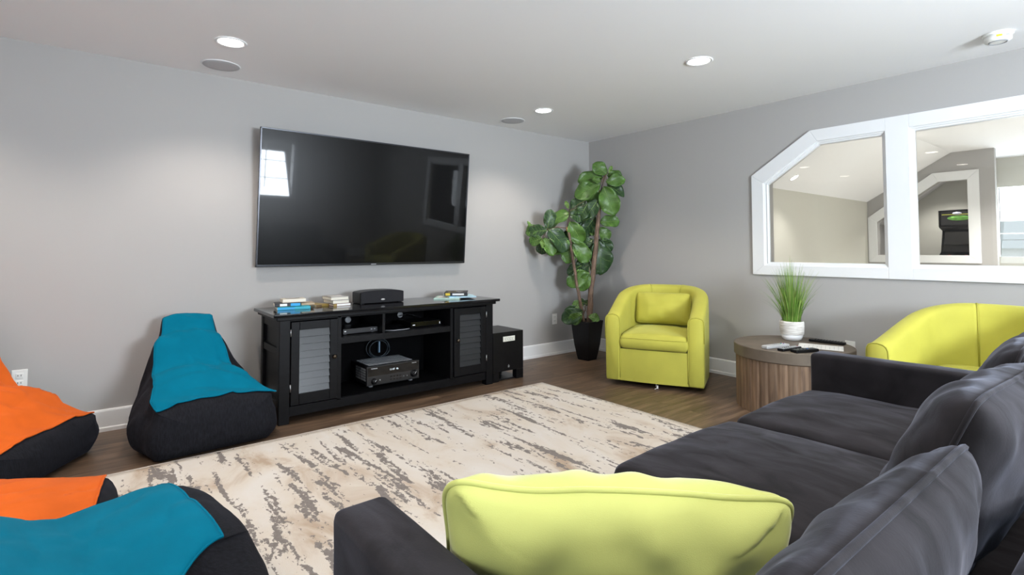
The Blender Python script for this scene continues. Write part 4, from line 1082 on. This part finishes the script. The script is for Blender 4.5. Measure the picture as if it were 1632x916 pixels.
def wob(p0, p1, n=14, amp=.008, seed=0): return [p0.lerp(p1, i/(n-1))+Vector((N((i*.4, 0, seed), 1), N((0, i*.4, seed), 1), 0))*amp for i in range(n)]
TRUNKS = [(Vector((-.003, -.025, .38)), Vector((.109, -.109, 1.776)), .030, .020), (Vector((-.037, .009, .38)), Vector((-.212, .071, 1.388)), .019, .013), (Vector((.02, .0, .38)), Vector((.062, -.025, .98)), .024, .012)]
for k, (a, b, ra, rb) in enumerate(TRUNKS):
    pts = wob(a, b, 16, .012, k); bm = bmesh.new(); tube(bm, pts, [lerp(ra, rb, i/15)*(1+.08*N((i, k, 0), 1.7)) for i in range(16)], 12)
    tr_ = mk('trunk', bm, M_bark, t)
    if k < 2:
        bm = bmesh.new(); tube(bm, [pts[-1]-Vector((0, 0, .03)), pts[-1]+Vector((0, 0, .012))], rb*1.12, 12); mk('cut_end', bm, M_cut, tr_)
# stalk point, tip point (relative to the planter), 0 green / 1 dark / 2 young
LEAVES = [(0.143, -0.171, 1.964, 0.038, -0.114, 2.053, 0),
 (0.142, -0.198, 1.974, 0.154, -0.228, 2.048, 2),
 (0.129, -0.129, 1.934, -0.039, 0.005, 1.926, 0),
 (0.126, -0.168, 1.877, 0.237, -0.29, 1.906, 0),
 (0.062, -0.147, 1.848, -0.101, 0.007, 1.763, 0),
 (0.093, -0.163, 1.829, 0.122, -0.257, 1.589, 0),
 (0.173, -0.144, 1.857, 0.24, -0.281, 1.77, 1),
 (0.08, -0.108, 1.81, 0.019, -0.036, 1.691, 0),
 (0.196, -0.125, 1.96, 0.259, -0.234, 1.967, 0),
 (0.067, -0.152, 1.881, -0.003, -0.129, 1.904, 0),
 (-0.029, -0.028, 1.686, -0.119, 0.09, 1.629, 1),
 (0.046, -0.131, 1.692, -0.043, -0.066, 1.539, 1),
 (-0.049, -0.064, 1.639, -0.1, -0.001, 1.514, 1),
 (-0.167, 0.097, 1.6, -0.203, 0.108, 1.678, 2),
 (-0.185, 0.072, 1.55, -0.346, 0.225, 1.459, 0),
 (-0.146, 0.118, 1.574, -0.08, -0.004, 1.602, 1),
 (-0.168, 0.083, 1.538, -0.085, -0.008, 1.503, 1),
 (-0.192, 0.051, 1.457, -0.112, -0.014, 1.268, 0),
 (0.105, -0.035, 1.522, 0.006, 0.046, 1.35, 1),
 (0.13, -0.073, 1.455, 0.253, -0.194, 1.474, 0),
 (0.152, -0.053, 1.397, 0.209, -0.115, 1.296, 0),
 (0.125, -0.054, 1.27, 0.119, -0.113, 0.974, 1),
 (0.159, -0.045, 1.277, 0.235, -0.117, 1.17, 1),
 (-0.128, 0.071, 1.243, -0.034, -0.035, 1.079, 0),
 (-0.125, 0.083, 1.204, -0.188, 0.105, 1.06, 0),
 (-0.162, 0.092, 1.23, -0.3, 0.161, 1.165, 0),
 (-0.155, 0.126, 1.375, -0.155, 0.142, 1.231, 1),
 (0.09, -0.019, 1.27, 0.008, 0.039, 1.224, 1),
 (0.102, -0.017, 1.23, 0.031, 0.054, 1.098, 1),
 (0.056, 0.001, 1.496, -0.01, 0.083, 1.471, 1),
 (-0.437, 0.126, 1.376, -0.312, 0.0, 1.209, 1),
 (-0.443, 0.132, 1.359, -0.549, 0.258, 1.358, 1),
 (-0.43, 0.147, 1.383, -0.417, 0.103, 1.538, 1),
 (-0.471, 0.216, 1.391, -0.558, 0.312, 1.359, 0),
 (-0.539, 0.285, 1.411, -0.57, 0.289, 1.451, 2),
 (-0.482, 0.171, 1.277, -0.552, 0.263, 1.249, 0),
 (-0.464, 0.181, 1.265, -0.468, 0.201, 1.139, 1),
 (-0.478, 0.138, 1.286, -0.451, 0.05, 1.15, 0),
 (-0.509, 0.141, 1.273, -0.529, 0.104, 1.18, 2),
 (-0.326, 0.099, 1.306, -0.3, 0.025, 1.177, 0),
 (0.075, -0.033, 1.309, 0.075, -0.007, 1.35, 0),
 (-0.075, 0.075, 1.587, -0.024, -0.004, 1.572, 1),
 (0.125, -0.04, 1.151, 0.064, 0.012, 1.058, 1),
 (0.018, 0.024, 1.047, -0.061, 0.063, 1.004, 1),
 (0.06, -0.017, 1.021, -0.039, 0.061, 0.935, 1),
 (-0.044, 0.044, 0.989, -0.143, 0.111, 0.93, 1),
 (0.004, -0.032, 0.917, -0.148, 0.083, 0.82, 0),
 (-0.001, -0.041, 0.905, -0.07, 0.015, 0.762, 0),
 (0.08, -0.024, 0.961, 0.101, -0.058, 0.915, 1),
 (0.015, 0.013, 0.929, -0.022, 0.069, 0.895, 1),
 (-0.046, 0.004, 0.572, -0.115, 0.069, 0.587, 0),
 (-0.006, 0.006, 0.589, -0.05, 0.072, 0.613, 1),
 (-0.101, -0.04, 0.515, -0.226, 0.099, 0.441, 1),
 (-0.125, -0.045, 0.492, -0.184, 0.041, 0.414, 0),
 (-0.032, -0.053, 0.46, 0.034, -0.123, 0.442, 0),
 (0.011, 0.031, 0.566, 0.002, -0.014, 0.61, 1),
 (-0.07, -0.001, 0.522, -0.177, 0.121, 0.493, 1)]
def leaf_mesh(size, seed, broad):
    bm = bmesh.new(); nu, nv = 13, 9
    def f(u, v):
        V_ = 2*v-1
        wd = .5*(math.sin(math.pi*min(1, u**.85))**.55)*(.55+.55*u) if 0 < u < 1 else .02
        x = V_*wd*broad; y = u
        z_ = .10*V_*V_*wd*2+.085*math.sin(u*10+seed+V_*2.0)*abs(V_)**1.5-.22*u*u+.03*N((u*3, V_*2, seed), 2)
        return Vector((x, y, z_))*size
    grid(bm, nu, nv, f)
    vb = bmesh.new()
    tube(vb, [f(u/12, .5)+Vector((0, 0, .0014)) for u in range(13)], [.0036*(1-u/14) for u in range(13)], 5)
    for k in range(2, 10, 2):
        for sg in (0, 1):
            u0 = k/12; tube(vb, [f(u0, .5)+Vector((0, 0, .0012)), f(min(1, u0+.10), .5+(sg-.5)*.45)+Vector((0, 0, .0012)), f(min(1, u0+.16), .5+(sg-.5)*.85)+Vector((0, 0, .0012))], .0012, 4)
    return bm, vb
random.seed(21)
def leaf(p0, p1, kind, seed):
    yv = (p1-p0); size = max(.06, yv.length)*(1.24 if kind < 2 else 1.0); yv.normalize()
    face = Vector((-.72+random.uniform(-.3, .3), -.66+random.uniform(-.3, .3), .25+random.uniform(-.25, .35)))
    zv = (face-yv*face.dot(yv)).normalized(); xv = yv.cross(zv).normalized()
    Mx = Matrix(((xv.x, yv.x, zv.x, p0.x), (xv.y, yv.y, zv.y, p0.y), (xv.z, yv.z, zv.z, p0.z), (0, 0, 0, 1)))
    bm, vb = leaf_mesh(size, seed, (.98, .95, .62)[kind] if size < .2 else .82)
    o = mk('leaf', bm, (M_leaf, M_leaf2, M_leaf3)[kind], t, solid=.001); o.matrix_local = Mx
    mk('veins', vb, M_vein, o)
HUBS = [Vector(h) for h in ((.134, -.162, 1.964), (-.173, .088, 1.571), (-.434, .151, 1.37), (.12, -.05, 1.45), (.10, -.05, 1.25), (-.15, .07, 1.22), (.05, 0, .98), (-.02, .0, .52))]
def stem_to(a, b, r_=.005):
    bm = bmesh.new(); mid = a.lerp(b, .5)+Vector((0, 0, .02)); tube(bm, [a, a.lerp(mid, .6), mid, b.lerp(mid, .4), b], r_, 7); mk('stem', bm, M_bark, t)
for a, b in zip(((.109, -.109, 1.776), (-.212, .071, 1.388), (-.212, .071, 1.388), (.088, -.085, 1.45), (.07, -.07, 1.2), (-.17, .06, 1.22), (.052, -.05, .95), (-.045, .01, .46)), HUBS): stem_to(Vector(a), b)
for k, L_ in enumerate(LEAVES):
    p0, p1 = Vector(L_[:3]), Vector(L_[3:6]); leaf(p0, p1, L_[6], k*1.7)
    h = min(HUBS, key=lambda q: (q-p0).length)
    if (h-p0).length > .02:
        bm = bmesh.new(); tube(bm, [h, h.lerp(p0, .5)+Vector((0, 0, .008)), p0], .0022, 5); mk('petiole', bm, M_bark, t)
